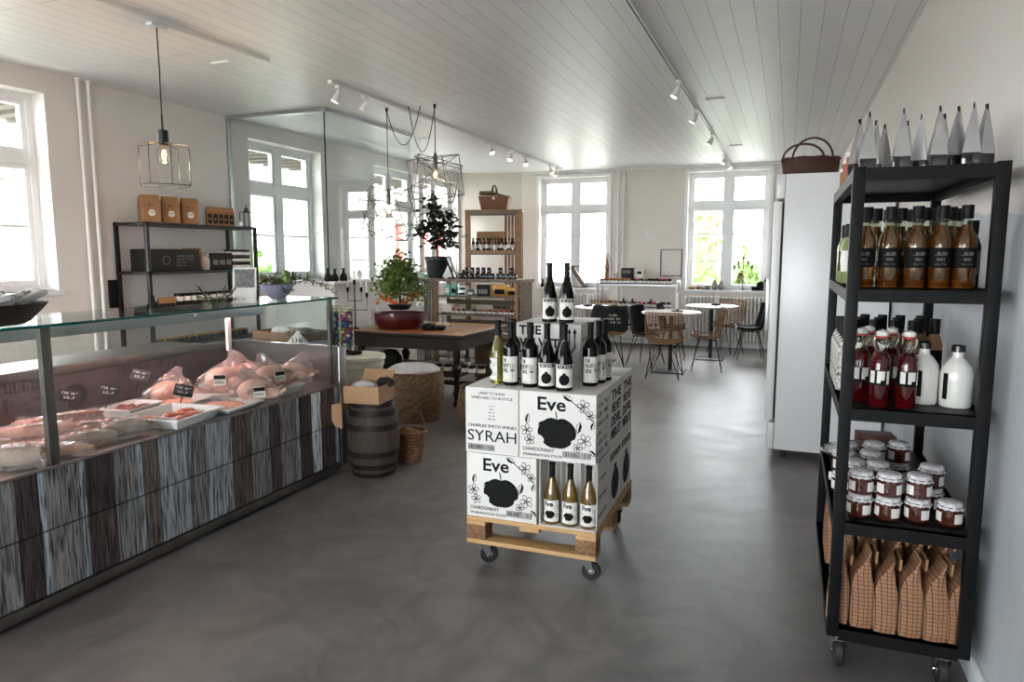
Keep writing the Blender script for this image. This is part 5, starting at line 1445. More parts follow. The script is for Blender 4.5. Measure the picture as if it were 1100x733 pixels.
for (x, y, z) in [(-.22, .03, .66), (-.26, -.02, .58), (-.14, 0, .78), (-.05, .05, .9), (.05, 0, .78), (.16, .02, .7), (.2, -.03, .56), (.08, -.05, .6), (-.08, -.06, .64), (.02, .06, .7), (-.06, 0, 1.0), (.13, .04, .84), (.02, -.02, .48), (.17, 0, .46), (.0, -.05, .42)]:
    st.tube([(0, 0, .5), (x * .5, y * .5, (z + .5) / 2), (x, y, z)], .0045, 5); tips += [(x, y, z), (x * .7, y * .7, z * .8 + .1)]
st.build('trunk', M['bark'], t)
lf = MB(); leafy(lf, tips, 15, .07, rn, .05); lf.build('foliage', M['leaf'], t, smooth=False)
t = thing('picture_frame', 'black frame leaning back on the slatted shelf right of the potted tree', 'picture frame', LP(.47, .1, LZ), .2)
Q = RY(-.38)
MB().box(-.012, .012, -.1, -.085, 0, .33, Q).box(-.012, .012, .085, .1, 0, .33, Q).box(-.012, .012, -.1, .1, 0, .015, Q).box(-.012, .012, -.1, .1, .315, .33, Q).build('frame', M['blackm'], t)
MB().box(-.004, 0, -.09, .09, .01, .32, Q).build('picture', M['screen'], t)
MB().box(-.1, .02, -.09, .09, 0, .02).build('foot', M['blackm'], t)
tag(MB().box(-.06, .06, -.003, .003, 0, .2, RY(.5)).build('paper_card', M['paper']), 'white card leaning against the black frame on the slatted shelf', 'card').location = LP(.34, .04, LZ + .001)
def tin(nm, lab, x, z, sx, sy, h, m, grp=None, lm=None):
    t = thing(nm, lab, 'tin' if 'tin' in nm else 'box', LP(x, .12, z), 0, grp)
    MB().box(-sx/2, sx/2, -sy/2, sy/2, 0, h, bev=.006).build('body', M[m], t)
    if lm: MB().box(-sx * .38, sx * .38, -sy/2 - .0015, -sy/2, h * .2, h * .6).build('label', M[lm], t)
    return t
tin('tea_tin', 'teal tin on the upper board of the slatted shelf, left of two', .34, 1.0, .09, .1, .17, 'teal', None, 'paper')
tin('tea_tin', 'teal tin on the upper board of the slatted shelf, right of two', .45, 1.0, .09, .1, .17, 'teal', None, 'ink')
tin('small_box', 'white and dark patterned box stacked low beside the teal tins', .58, 1.0, .12, .1, .07, 'alu', None, 'ink')
tin('small_box', 'white and dark patterned box on top of its twin beside the teal tins', .59, 1.071, .12, .1, .07, 'paper', None, 'ink')
tin('small_box', 'dark patterned small box right of the patterned pair', .71, 1.0, .1, .1, .09, 'screen', None, 'paper')
tin('black_box', 'black square box in the middle of the upper board of the slatted shelf', .91, 1.0, .19, .12, .16, 'blackmatt', None, 'greyink')
tin('kraft_box', 'tall kraft box behind the gold boxes on the slatted shelf', 1.04, 1.0, .05, .08, .17, 'kraft')
tin('gold_box', 'gold box with black label on the slatted shelf, left of two', 1.17, 1.0, .2, .12, .165, 'goldlid', None, 'ink')
tin('gold_box', 'smaller gold box with black label on the slatted shelf, right of two', 1.35, 1.0, .13, .12, .13, 'goldlid', None, 'ink')
rn = random.Random(6)
def lidded(kind):
    def mk():
        r = root('jar')
        MB().lathe([(.03, 0), (.033, .005), (.033, .05), (.028, .06)], 14).build('glass', M[['jam', 'redsyrup', 'darkglass'][kind]], r)
        MB().lathe([(.031, .058), (.031, .074), (0, .075)], 14, cap=False).build('lid', M[['capsule', 'redlabel', 'goldlid'][kind]], r)
        MB().lathe([(.0335, .012), (.0335, .044)], 14, cap=False).build('label', M['paper'], r)
        return r
    return mk
LK = ['black-lidded', 'red-lidded', 'gold-lidded']
for row, (z, n) in enumerate(((.735, 15), (.45, 15))):
    for i in range(n):
        k = rn.randrange(3)
        place('ll%d' % k, lidded(k), LP(.26 + i * .083, .1, z), 0, '%s small jar on the %s board of the slatted shelf, %s' % (LK[k], ['middle', 'lower'][row], nth(i, n)), 'jar', 'small jars in the slatted shelf')
t = thing('sign_board', 'grey hand-lettered board standing inside the slatted shelf', 'sign', LP(1.08, .36, .76))
MB().box(-.14, .14, -.008, .008, 0, .13).build('board', M['greywood'], t); MB().text('~9', .03, T(0, -.01, .05) @ FRONT, w=.2).build('writing', M['ink'], t)

# ---------------------------------------------------------------- tall crate shelf in the corner
TA = math.radians(16.3); TQ = T(-5.3, 11.2, 0) @ RZ(TA)
def tp(x, y, z): return tuple(TQ @ Vector((x, y, z)))
t = thing('crate_shelf', 'tall brown reclaimed-wood crate shelf in the far left corner', 'shelf', tp(0, 0, 0), TA)
TW = 1.0; TD = .38
for x in (0, TW - .1): MB().box(x, x + .1, 0, .025, 0, 2.36, bev=.004).build('front_post', M['oldwood'], t)
for x in (0, TW - .02): MB().box(x, x + .02, .0, .05, 0, 2.36).box(x, x + .02, TD - .05, TD, 0, 2.36).build('side_post', M['oldwood'], t)
mb = MB(); slat_side(mb, TW - .035, .05, TD - .05, 0, 2.34, .045, .022, .014); mb.build('slatted_side', M['oldwood'], t)
mb = MB(); slat_side(mb, .02, .05, TD - .05, 0, 2.34, .045, .022, .014); mb.build('slatted_side', M['oldwood'], t)
mb = MB()
for k in range(5): mb.box(TW - .34 + k * .06, TW - .34 + k * .06 + .042, TD - .02, TD, 0, 2.34)
mb.build('back_slats', M['oldwood'], t)
for z in (.1, .6, 1.15, 1.66): MB().box(.02, TW - .02, .0, TD, z - .035, z, bev=.003).build('shelf_board', M['oldwood'], t)
MB().box(0, TW, 0, TD, 2.33, 2.36, bev=.004).build('top_board', M['oldwood'], t)
MB().box(.09, TW - .09, 0, .02, 2.26, 2.34, bev=.003).build('top_rail', M['greywood'], t)
MB().box(.09, TW - .09, 0, .02, 1.58, 1.63, bev=.003).build('middle_rail', M['greywood'], t)
MB().box(.15, .7, TD - .01, TD, 1.75, 2.0).build('back_board', M['card'], t)
def swing(m, lab_m='paper', s=1.):
    def mk():
        r = root('bottle')
        MB().lathe([(0, 0), (.026, 0), (.028, .005), (.028, .13), (.024, .145), (.013, .165), (.012, .2), (0, .2)], 16, cap=False).build('bottle', M[m], r)
        MB().lathe([(.0145, .185), (.0145, .215), (0, .217)], 12, cap=False).build('cap', M['capsule'], r)
        MB().lathe([(.0285, .04), (.0285, .1)], 14, cap=False).build('label', M[lab_m], r)
        return r
    return mk
BK = [('redsyrup', 'paper', 'dark red bottle'), ('darkglass', 'paper', 'dark bottle'), ('kraft', 'paper', 'copper-coloured bottle')]
rn = random.Random(8)
for i in range(12):
    k = rn.randrange(3); place('sb%d' % k, swing(BK[k][0]), tp(.13 + i * .064, .08 + .04 * (i % 2), 1.66), TA, '%s on the upper board of the tall crate shelf, %s' % (BK[k][2], nth(i, 12)), 'bottle', 'bottles on the tall crate shelf')
for i in range(7):
    k = rn.randrange(3); place('sb%d' % k, swing(BK[k][0]), tp(.2 + i * .1, .24, 1.66), TA, '%s in the back row of the tall crate shelf, %s' % (BK[k][2], nth(i, 7)), 'bottle', 'bottles on the tall crate shelf')
for i, x in enumerate((.13, .28, .52, .71, .84)):
    o = MB().ball((0, 0, 0), .026, 2, (1, .4, 1)).build('paper_tag', M['paper']); o.location = tp(x, .02, 1.69); tag(o, 'round white tag hanging before the bottles on the crate shelf, %s' % nth(i, 5), 'tag', 'round white tags')
for i in range(9): place('dj', None, tp(.18 + i * .075, .12, 1.15), TA, 'dark jar on the middle board of the tall crate shelf, %s' % nth(i, 9), 'jar', 'dark jars on the tall crate shelf')
# picnic basket
t = thing('picnic_basket', 'brown wicker picnic basket with half-open lid on top of the tall crate shelf', 'basket', tp(.5, .18, 2.36), TA)
mb = MB()
V = [[mb.bm.verts.new(p) for p in ((-a, -b, z), (a, -b, z), (a, b, z), (-a, b, z))] for a, b, z in ((.22, .13, 0), (.27, .16, .24), (.25, .14, .24), (.21, .12, .02))]
mb.bm.faces.new(V[0][::-1]); mb.bm.faces.new(V[3])
for a, b in zip(V, V[1:]):
    for i in range(4): mb.bm.faces.new((a[i], a[(i+1) % 4], b[(i+1) % 4], b[i]))
def wick2():
    m = bpy.data.materials.new('plaited_wicker'); m.use_nodes = True; t_ = m.node_tree; N = t_.nodes; L = t_.links; b = N['Principled BSDF']
    tc = N.new('ShaderNodeTexCoord'); sp = N.new('ShaderNodeSeparateXYZ'); ad = N.new('ShaderNodeMath'); cb = N.new('ShaderNodeCombineXYZ'); br = N.new('ShaderNodeTexBrick')
    L.new(tc.outputs['Object'], sp.inputs[0]); L.new(sp.outputs[0], ad.inputs[0]); L.new(sp.outputs[1], ad.inputs[1]); L.new(ad.outputs[0], cb.inputs[0]); L.new(sp.outputs[2], cb.inputs[1]); L.new(cb.outputs[0], br.inputs[0])
    br.inputs['Scale'].default_value = 1; br.inputs['Brick Width'].default_value = .04; br.inputs['Row Height'].default_value = .014; br.inputs['Mortar Size'].default_value = .002
    br.inputs['Color1'].default_value = lin('#8a5a34'); br.inputs['Color2'].default_value = lin('#6e4326'); br.inputs['Mortar'].default_value = lin('#33200f')
    L.new(br.outputs[0], b.inputs[0]); b.inputs['Roughness'].default_value = .6
    return m
M['plait'] = wick2()
mb.build('basket', M['plait'], t)
MB().box(-.26, .02, -.15, .15, 0, .02, T(0, 0, .27) @ RY(.0), bev=.006).box(0, .27, -.15, .15, -.0, .02, T(.02, 0, .28) @ RY(.28), bev=.006).box(-.25, .0, -.14, .14, .02, .075, T(0, 0, .25), bev=.01).build('lid', M['plait'], t)
for y in (-.1, .1): MB().tube([(.04 * math.cos(a), y * (1 - .9 * math.sin(a)), .3 + .13 * math.sin(a)) for a in [k * PI / 8 for k in range(9)]], .012, 6).build('handle', M['mahog'], t)
o = MB().ball((0, -.155, .2), .025, 2, (1, .4, 1)); o.build('clasp_tag', M['paper'], t)
# pointed wall decoration left of the shelf
t = thing('wall_decoration', 'pale pointed house-shaped frame on the wall left of the tall crate shelf', 'wall decoration', (-5.84, 11.1 + .98, 1.35), 0)
# stands on chamfer end of left wall: thin frame parallel to it
Q = T(.02, 0, 0) @ RZ(PI/2 - .4)
t.location = (-5.55, 12.05, 1.3)
Q = RZ(.29)
t.location = tp(-.32, .42, 1.25)
mb = MB(); P = [(-.1, 0), (.1, 0), (.1, .55), (0, .78), (-.1, .55)]
mb.tube([(x, 0, z) for x, z in P], .008, 6, True).build('frame', M['greywood'], t)
MB().prism([(x * .92, z * .97 + .01) for x, z in P], .004, T(0, .006, 0) @ FRONT).build('panel', M['paper'], t)
gi = MB()
for k in range(6): gi.box(-.04, .04, -.004, -.002, .1 + k * .07, .13 + k * .07)
gi.build('printed_symbols', M['lightgrey'], t)

# ---------------------------------------------------------------- items behind the orange tree (ledge of the third window)
t = thing('window_shelf', 'pale shelf with patterned boxes under the third left window behind the orange tree', 'shelf', (-5.35, 9.4, 0))
MB().box(-.2, .2, -.5, .9, 1.12, 1.15, bev=.003).box(-.2, -.17, -.5, -.47, 0, 1.12).box(.17, .2, -.5, -.47, 0, 1.12).box(.17, .2, .87, .9, 0, 1.12).box(-.2, .2, -.5, .9, .8, .83).build('shelf_board', M['frame'], t)
for i, (y, m_, h, lab) in enumerate([(9.0, 'pinkwall', .16, 'pink and white box'), (9.2, 'paper', .2, 'tall white box'), (9.45, 'screen', .12, 'dark patterned box'), (9.75, 'teal', .14, 'pale green box'), (10.0, 'kraft', .16, 'kraft box')]):
    o = MB().box(-.08, .08, -.09, .09, 0, h, bev=.004).build('gift_box', M[m_]); o.location = (-5.3, y, 1.15); tag(o, lab + ' on the pale shelf under the third left window', 'box')

# ---------------------------------------------------------------- cafe corner
def cafe_table(loc, lab):
    def mk():
        r = root('bistro_table')
        MB().lathe([(0, .79), (.385, .79), (.395, .797), (.395, .812), (.385, .82), (0, .82)], 48, cap=False).build('table_top', M['greytable'], r)
        MB().cyl((0, 0, .02), (0, 0, .79), .028, n=16).box(-.12, .12, -.02, .02, .77, .79).box(-.02, .02, -.12, .12, .77, .79).build('pedestal', M['black'], r)
        MB().box(-.2, .2, -.2, .2, 0, .016, bev=.004).build('base_plate', M['black'], r)
        return r
    return place('ct', mk, (*loc, 0), 0, lab, 'table', 'round cafe tables')
cafe_table((-1.45, 9.55), 'round pale cafe table nearest the camera, with a rattan chair before it')
cafe_table((-1.06, 10.95), 'round pale cafe table in front of the right radiator')
cafe_table((-2.56, 10.1), 'round pale cafe table on the left, behind the black jumper')
def shell_chair(kind):
    """faces +Y; bucket shell woven from canes, hairpin legs"""
    def mk():
        r = root('rattan_chair' if kind else 'black_chair')
        W2 = .23
        def surf(u, v):
            # u -1..1 across, v 0..1 from seat front up the back
            if v < .5:
                q = v / .5; y = .2 - .36 * q; z = .47 - .03 * math.sin(PI * q * .9) + .0 + .05 * abs(u) ** 3
            else:
                q = (v - .5) / .5; y = -.16 - .09 * q ** .8; z = .455 + .40 * q + .05 * abs(u) ** 3 * (1 - q)
            wq = W2 * (1.0 if v < .5 else 1 + .04 * (v - .5) - .12 * max(0, v - .85) / .15 * .3)
            y += .07 * abs(u) ** 2.2 * (1 if v > .45 else v / .45)
            return Vector((u * wq, y, z))
        mb = MB()
        if kind:
            for i in range(25):
                v = i / 24; mb.tube([surf(-1 + 2 * j / 12, v) for j in range(13)], .0048, 4)
            for j in range(11):
                u = -1 + 2 * j / 10; mb.tube([surf(u, i / 20) + Vector((0, .004, 0)) for i in range(21)], .0048, 4)
            mb.build('woven_seat', M['rattan'], r)
        else:
            rows = [[mb.bm.verts.new(surf(-1 + 2 * j / 12, i / 20)) for j in range(13)] for i in range(21)]
            rw2 = [[mb.bm.verts.new(v.co + Vector((0, -.006, -.008))) for v in row] for row in rows]
            for R_ in (rows, rw2):
                for a, b in zip(R_, R_[1:]):
                    for j in range(12): mb.bm.faces.new((a[j], a[j+1], b[j+1], b[j]))
            for i in range(20):
                mb.bm.faces.new((rows[i][0], rows[i+1][0], rw2[i+1][0], rw2[i][0])); mb.bm.faces.new((rows[i][12], rows[i+1][12], rw2[i+1][12], rw2[i][12]))
            for j in range(12):
                mb.bm.faces.new((rows[0][j], rows[0][j+1], rw2[0][j+1], rw2[0][j])); mb.bm.faces.new((rows[20][j], rows[20][j+1], rw2[20][j+1], rw2[20][j]))
            mb.build('shell_seat', M['blackm'], r)
        rim = [surf(-1, i / 16) for i in range(17)] + [surf(-1 + 2 * j / 10, 1) for j in range(1, 11)] + [surf(1, 1 - i / 16) for i in range(1, 17)] + [surf(1 - 2 * j / 10, 0) for j in range(1, 10)]
        MB().tube(rim, .009, 6, True).build('rim', M['rattan'] if kind else M['black'], r)
        MB().tube([(-.17, -.12, .435), (.17, -.12, .435), (.17, .14, .44), (-.17, .14, .44)], .006, 6, True).build('seat_frame', M['black'], r)
        for x in (-1, 1):
            for y in (-1, 1):
                MB().tube([(x * .15, y * .11, .44), (x * .21, y * .2, .008)], .006, 6).tube([(x * .05, y * .1, .44), (x * .21, y * .2, .008)], .005, 6).ball((x * .21, y * .2, .009), .009, 1).build('leg', M['black'], r)
        return r
    return mk
for k, x, y, rz, lab in [(1, -1.44, 9.05, 0, 'natural rattan chair with its back to the camera at the nearest cafe table'),
    (1, -1.0, 9.86, PI/2 + .1, 'natural rattan chair seen from the side between the two right cafe tables'),
    (1, -.9, 11.7, PI - .45, 'natural rattan chair against the right radiator facing the room'),
    (0, -.5, 11.15, PI/2 + .15, 'black chair at the right end, seen from the side before the radiator'),
    (0, -1.86, 9.95, -PI/2 - .3, 'black chair left of the nearest cafe table'),
    (0, -1.62, 10.8, -PI/2 + .1, 'black chair between the nearest cafe table and the radiator'),
    (1, -2.34, 9.72, .25, 'natural rattan chair under the black jumper at the left cafe table'),
    (1, -2.75, 10.72, PI, 'natural rattan chair behind the left cafe table')]:
    place('ch%d' % k, shell_chair(k), (x, y, 0), rz, lab, 'chair')
t = thing('black_jumper', 'black jumper with white lettering draped over a rattan chair back', 'jumper', (-2.34, 9.72, 0), .25)
mb = MB(); n = 14
def jp(u, v):
    s = (v - .5) * 2
    return Vector((u * (.245 + .015 * math.sin(9 * v)), -.25 - .03 + (.06 * max(0, abs(s) < 0) ) + (-.02 if s < 0 else .075) + .07 * abs(u) ** 2, .885 - abs(s) ** 1.2 * (.36 if s < 0 else .25) + .008 * math.sin(7 * u)))
rows = [[mb.bm.verts.new(jp(-1 + 2 * j / n, i / 24)) for j in range(n + 1)] for i in range(25)]
for a, b in zip(rows, rows[1:]):
    for j in range(n): mb.bm.faces.new((a[j], a[j+1], b[j+1], b[j]))
o = mb.build('garment', M['shirt'], t, ang=1.5); md = o.modifiers.new('thick', 'SOLIDIFY'); md.thickness = .012
MB().text('~5', .03, T(.05, -.325, .74) @ FRONT).text('~8', .03, T(.06, -.325, .69) @ FRONT).text('~6', .03, T(.08, -.328, .64) @ FRONT).build('lettering', M['paper'], t)
star_candle(.17, 'black star-shaped candle holder on the cafe table before the radiator', (-1.0, 10.95, .82))
star_candle(.17, 'black star-shaped candle holder on the left cafe table', (-2.75, 10.05, .82))
t = thing('candle_holder', 'flat black candle holder on the nearest cafe table', 'candle holder', (-1.38, 9.62, .82))
MB().lathe([(0, 0), (.08, 0), (.085, .01), (.07, .012), (.02, .014), (.016, .03), (0, .03)], 24, cap=False).build('holder', M['blackm'], t)
c = thing('candle', 'tall white candle on the nearest cafe table', 'candle', (-1.38, 9.62, .85)); MB().lathe([(.02, 0), (.019, .22), (0, .225)], 16).build('wax', M['candle'], c)
# picture, switch, far metal shelf
t = thing('wall_picture', 'thin black-framed print on the far wall between the windows', 'picture', (-1.915, 12.44, 1.21))
MB().box(-.185, -.173, -.02, 0, 0, .47).box(.173, .185, -.02, 0, 0, .47).box(-.173, .173, -.02, 0, 0, .012).box(-.173, .173, -.02, 0, .458, .47).build('frame', M['black'], t)
MB().box(-.173, .173, -.008, -.004, .012, .458).build('print', M['wall_far'], t)
gi = MB()
for k in range(7): gi.box(-.09, .09 - .02 * (k % 3), -.0092, -.0082, .15 + k * .03, .153 + k * .03)
gi.build('printed_lines', M['lightgrey'], t)
t = thing('thermostat', 'small white thermostat on the far wall', 'thermostat', (-2.32, 12.44, 1.92)); MB().box(-.04, .04, -.02, 0, 0, .08, bev=.006).build('case', M['white'], t); MB().cyl((0, -.02, .04), (0, -.026, .04), .015, n=16).build('dial', M['lightgrey'], t)
FX, FY = -3.1, 11.95
t = thing('metal_display_rack', 'low silver metal rack of jars against the far wall', 'shelf', (FX, FY, 0))
for x in (0, 1.36):
    for y in (0, .34): MB().cyl((x, y, .06), (x, y, 1.14), .016, n=10).build('post', M['alu'], t)
for x in (0, 1.36): MB().tube([(x, 0, 1.14), (x, .34, 1.14)], .014, 8).build('end_rail', M['alu'], t)
for x in (0, 1.36):
    for y in (0, .34): MB().cyl((x, y - .01, .03), (x, y + .01, .03), .03, n=14).build('castor', M['rubber'], t)
for z in (1.08, .68, .3, .1):
    mb = MB()
    for k in range(9): mb.box(0, 1.36, .01 + k * .04, .02 + k * .04, z - .004, z)
    mb.box(0, 1.36, -.012, 0, z - .03, z).box(0, 1.36, .34, .352, z - .03, z).build('wire_shelf', M['alu'], t)
t2 = thing('wire_arch', 'thin silver pointed wire arch at the left end of the metal rack', 'arch', (FX + .14, FY + .1, 1.082))
MB().tube([(-.16 * (1 - (k / 8) ** 1.8), 0, .52 * k / 8) for k in range(9)], .008, 6).tube([(.16 * (1 - (k / 8) ** 1.8), 0, .52 * k / 8) for k in range(9)], .008, 6).build('wire', M['alu'], t2)
t2 = thing('cork_tree', 'pointed wood and bead ornament inside the wire arch', 'ornament', (FX + .12, FY + .17, 1.082))
MB().box(-.035, .035, -.03, .03, 0, .3, bev=.01).build('body', M['kraft'], t2); MB().lathe([(.035, .3), (.02, .4), (.0, .5)], 10).build('tip', M['oldwood'], t2)
mb = MB(); rn = random.Random(4)
for k in range(22): mb.ball((rn.uniform(-.03, .03), -.03, rn.uniform(.04, .28)), .011, 1)
mb.build('beads', M['redsyrup'], t2)
for nm, x, sx, h, m_, lm, lab in [('card_box', .27, .07, .2, 'paper', 'redlabel', 'pale narrow box between the ornament and the black box'), ('black_box', .48, .2, .27, 'blackmatt', 'greyink', 'large black box on top of the metal rack'), ('card_box', .7, .12, .25, 'paper', 'ink', 'white box with black top label on the metal rack')]:
    t2 = thing(nm, lab, 'box', (FX + x, FY + .2, 1.082)); MB().box(-sx/2, sx/2, -.06, .06, 0, h, bev=.004).build('box', M[m_], t2); MB().box(-sx * .35, sx * .35, -.062, -.06, h * .68, h * .86).box(-sx * .12, sx * .2, -.062, -.06, h * .2, h * .3).build('label', M[lm], t2)
rn = random.Random(5)
for row, (z, n) in enumerate(((1.082, 18), (.682, 15), (.302, 13))):
    for i in range(n):
        k = rn.randrange(3); place('ll%d' % k, lidded(k), (FX + .06 + i * 1.25 / n, FY + .06, z), 0, '%s jar on the %s shelf of the silver rack, %s' % (LK[k], ['top', 'middle', 'bottom'][row], nth(i, n)), 'jar', 'jars on the silver metal rack', (1.1, 1.1, 1.3))
for i, (x, m_) in enumerate([(.42, 0), (.58, 1), (.9, 1)]):
    place('sb%d' % m_, None, (FX + x, FY + .18, .682), 0, 'bottle behind the jars on the middle shelf of the silver rack, %s' % nth(i, 3), 'bottle', None, (1.2, 1.2, .65))
# sill objects, right far window
SZ = .982
t = thing('candelabra', 'slender five-armed candelabra on the right far window sill', 'candelabra', (-.72, 12.53, SZ)); candelabra(t, 1.05)
bw = MB()
for k in range(5): bw.tube([(-.06 + .012 * k, -.01, .3), (-.1 + .03 * k, -.04, .14 - .03 * (k % 2))], .009, 5)
o = bw.build('ribbon_bow', M['osb']); o.location = (-.72, 12.5, SZ); tag(o, 'brown twiggy bow tied to the candelabra on the right far window sill', 'bow')
for i, (x, h, lab) in enumerate([(-1.18, .17, 'taller of two round grey stone vases'), (-1.07, .155, 'shorter of two round grey stone vases')]):
    t = thing('stone_vase', lab + ' on the right far window sill', 'vase', (x, 12.53, SZ)); MB().lathe([(0, 0), (.035, 0), (.047, .05), (.045, .1), (.028, h - .01), (.024, h), (.016, h), (.018, h - .02), (0, .03)], 20, cap=False).build('vase', M['stone'], t)
for i, (x, sx, h, m_, lab) in enumerate([(-1.56, .1, .05, 'kraft', 'low brown dish'), (-1.45, .06, .06, 'osb', 'small brown box'), (-1.37, .07, .07, 'darksteel', 'small dark tin'), (-1.29, .07, .08, 'stone', 'small grey tin')]):
    o = MB().box(-sx/2, sx/2, -.035, .035, 0, h, bev=.008).build('small_box', M[m_]); o.location = (x, 12.53, SZ); tag(o, lab + ' on the left part of the right far window sill', 'box')
t = thing('black_vase', 'round black vase on the right end of the window sill', 'vase', (-.44, 12.53, SZ)); MB().lathe([(0, 0), (.05, 0), (.06, .04), (.058, .12), (.04, .15), (.03, .15), (.04, .1), (0, .03)], 22, cap=False).build('vase', M['blackm'], t)
t = thing('black_camera_pot', 'low black pot left of the round black vase on the sill', 'pot', (-.53, 12.5, SZ)); MB().lathe([(0, 0), (.04, 0), (.045, .03), (.04, .07), (0, .075)], 20, cap=False).build('pot', M['blackm'], t)
place('lantern', None, (-.35, 12.5, SZ), 0, 'small dark lantern at the right end of the right far window sill', 'lantern')
# left far window sill
place('bv', None, (-4.3, 12.5, SZ), 0, 'small black bottle vase on the left far window sill', 'vase', None, 1.3)
place('lantern', None, (-4.13, 12.52, SZ), .2, 'small metal lantern on the left far window sill', 'lantern')
t = thing('letter_frame', 'black N-shaped metal and wood frame on the left far window sill', 'ornament', (-3.62, 12.5, SZ))
MB().box(-.19, -.182, -.05, .05, 0, .4).box(.17, .178, -.05, .05, 0, .4).box(-.2, .25, -.05, .05, .385, .4).box(-.2, .2, -.05, .05, 0, .012).build('frame', M['black'], t)
MB().box(-.035, .035, -.04, .04, 0, .45, T(.14, 0, .01) @ RY(-.62)).build('diagonal_board', M['greywood'], t)

# ---------------------------------------------------------------- fridge
t = thing('upright_fridge', 'tall white upright fridge seen from its side against the right wall', 'fridge', (.32, 6.05, 0))
MB().box(-.37, .37, -.35, .35, .07, 2.18, bev=.006).build('cabinet', M['fridge'], t)
dr = MB().box(-.445, -.385, -.35, .35, .3, 1.98, bev=.012).build('door', M['white'], t)
MB().box(-.384, -.372, -.33, .33, .31, 1.97).build('door_gasket', M['rubber'], dr)
MB().box(-.43, -.372, -.35, .35, 2.0, 2.18, bev=.006).build('top_panel', M['fridge'], t)
g = MB().box(-.42, -.372, -.35, .35, .07, .28, bev=.012); g.build('base_grille', M['fridge'], t)
g = MB()
for k in range(7): g.box(-.4215, -.42, -.28, .28, .1 + k * .022, .108 + k * .022)
g.build('grille_slots', M['rubber'], t)
MB().box(-.475, -.445, -.32, -.3, 1.0, 1.4, bev=.006).build('handle', M['alu'], dr)
for x in (-.3, .3):
    for y in (-.28, .28): MB().cyl((x, y, 0), (x, y, .07), .02, n=12).build('foot', M['rubber'], t)
def hb(t):
    for y, dx in ((-.06, -.06), (.06, .02)):
        MB().tube([(dx + .15 * math.cos(a), y, .1 + (.2 if dx > 0 else .14) * max(0, math.sin(a)) ** .8) for a in [k * PI / 16 + .0001 for k in range(17)]], .0085, 7).build('handle', M['wickerd'], t)
basket('handled_basket', 'dark brown oval wicker basket with two hoop handles on top of the fridge', (.12, 5.98, 2.182), [(.16, 0), (.18, .02), (.19, .09), (.188, .13)], 'wickerd', 1.1, .75, hb, .1)

# ---------------------------------------------------------------- right rack with its goods
RX0, RX1, RY0, RY1 = .195, .66, 2.75, 3.92
t = thing('rack_trolley', 'tall black steel rack on castors against the right wall', 'shelf', (RX0, RY0, 0))
RW, RL = RX1 - RX0, RY1 - RY0
for x in (0, RW - .04):
    for y in (0, RL - .04): MB().box(x, x + .04, y, y + .04, .15, 1.885, bev=.002).build('post', M['blackm'], t)
RZs = [.185, .6, 1.03, 1.46, 1.88]
for z in RZs:
    MB().box(.003, RW - .003, .003, RL - .003, z - .006, z - .001).build('shelf_plate', M['blackm'], t)
    mb = MB(); mb.box(.04, RW - .04, 0, .03, z - .045, z - .001).box(.04, RW - .04, RL - .03, RL, z - .045, z - .001).box(0, .03, .04, RL - .04, z - .045, z - .001).box(RW - .03, RW, .04, RL - .04, z - .045, z - .001)
    mb.build('shelf_frame', M['blackm'], t)
for x in (.05, RW - .07):
    for y in (.05, RL - .06): castor(t, x, y, .15, .06, PI/2 + .05, .032)
def RP(x, y, z): return (x, y, z)
def cone_bag():
    r = root('foil_bag')
    mb = MB(); n = 12
    V0 = [mb.bm.verts.new(p) for p in ((-.027, -.02, .042), (.027, -.02, .042), (.027, .02, .042), (-.027, .02, .042))]
    V1 = [mb.bm.verts.new(p) for p in ((-.019, -.015, .1), (.019, -.015, .1), (.019, .015, .1), (-.019, .015, .1))]
    V2 = [mb.bm.verts.new(p) for p in ((-.004, -.003, .195), (.004, -.003, .2), (.004, .003, .2), (-.004, .003, .195))]
    mb.bm.faces.new(V0[::-1]); mb.bm.faces.new(V2)
    for a, b in ((V0, V1), (V1, V2)):
        for i in range(4): mb.bm.faces.new((a[i], a[(i+1) % 4], b[(i+1) % 4], b[i]))
    mb.build('foil', M['silverbag'], r, smooth=False)
    MB().box(-.027, .027, -.02, .02, 0, .042, bev=.003).build('base', M['darkglass'], r)
    MB().box(-.003, .001, -.006, .006, .188, .207).build('seal', M['ink'], r)
    return r
for i, (x, y, rz) in enumerate([(.225, 3.0, .6), (.245, 2.86, .1), (.285, 3.05, -.5), (.325, 3.15, .4), (.35, 2.84, 0), (.395, 3.1, .7), (.425, 2.98, -.3), (.46, 2.84, .1), (.5, 3.0, .8), (.52, 2.87, .3), (.555, 2.82, -.1), (.6, 2.86, .5)]):
    place('cone', cone_bag, (x, y, 1.88), rz, 'pointed silver foil bag on top of the right rack, %s' % nth(i, 12), 'foil bag', 'pointed silver foil bags')
def snack_tub(h):
    def mk():
        r = root('snack_jar')
        MB().lathe([(.035, 0), (.036, .01), (.036, h * .8), (.03, h * .85)], 16).build('jar', M['kraft'], r)
        MB().lathe([(.037, h * .83), (.037, h), (0, h)], 16, cap=False).build('lid', M['paper'], r)
        MB().lathe([(.0365, h * .3), (.0365, h * .6)], 14, cap=False, a0=-2.6, a1=-.5).build('label', M['redlabel'], r)
        return r
    return mk
place('tub', snack_tub(.11), (.235, 3.42, 1.88), .2, 'red-labelled small jar on top of the right rack, middle of three at its left edge', 'jar')
place('tub', None, (.235, 3.58, 1.88), .7, 'red-labelled small jar on top of the right rack, farthest of three', 'jar', None, (1, 1, .8))
place('tub', None, (.24, 3.3, 1.88), -.4, 'red-labelled small jar closest to the silver foil bags', 'jar', None, (1, 1, 1.15))
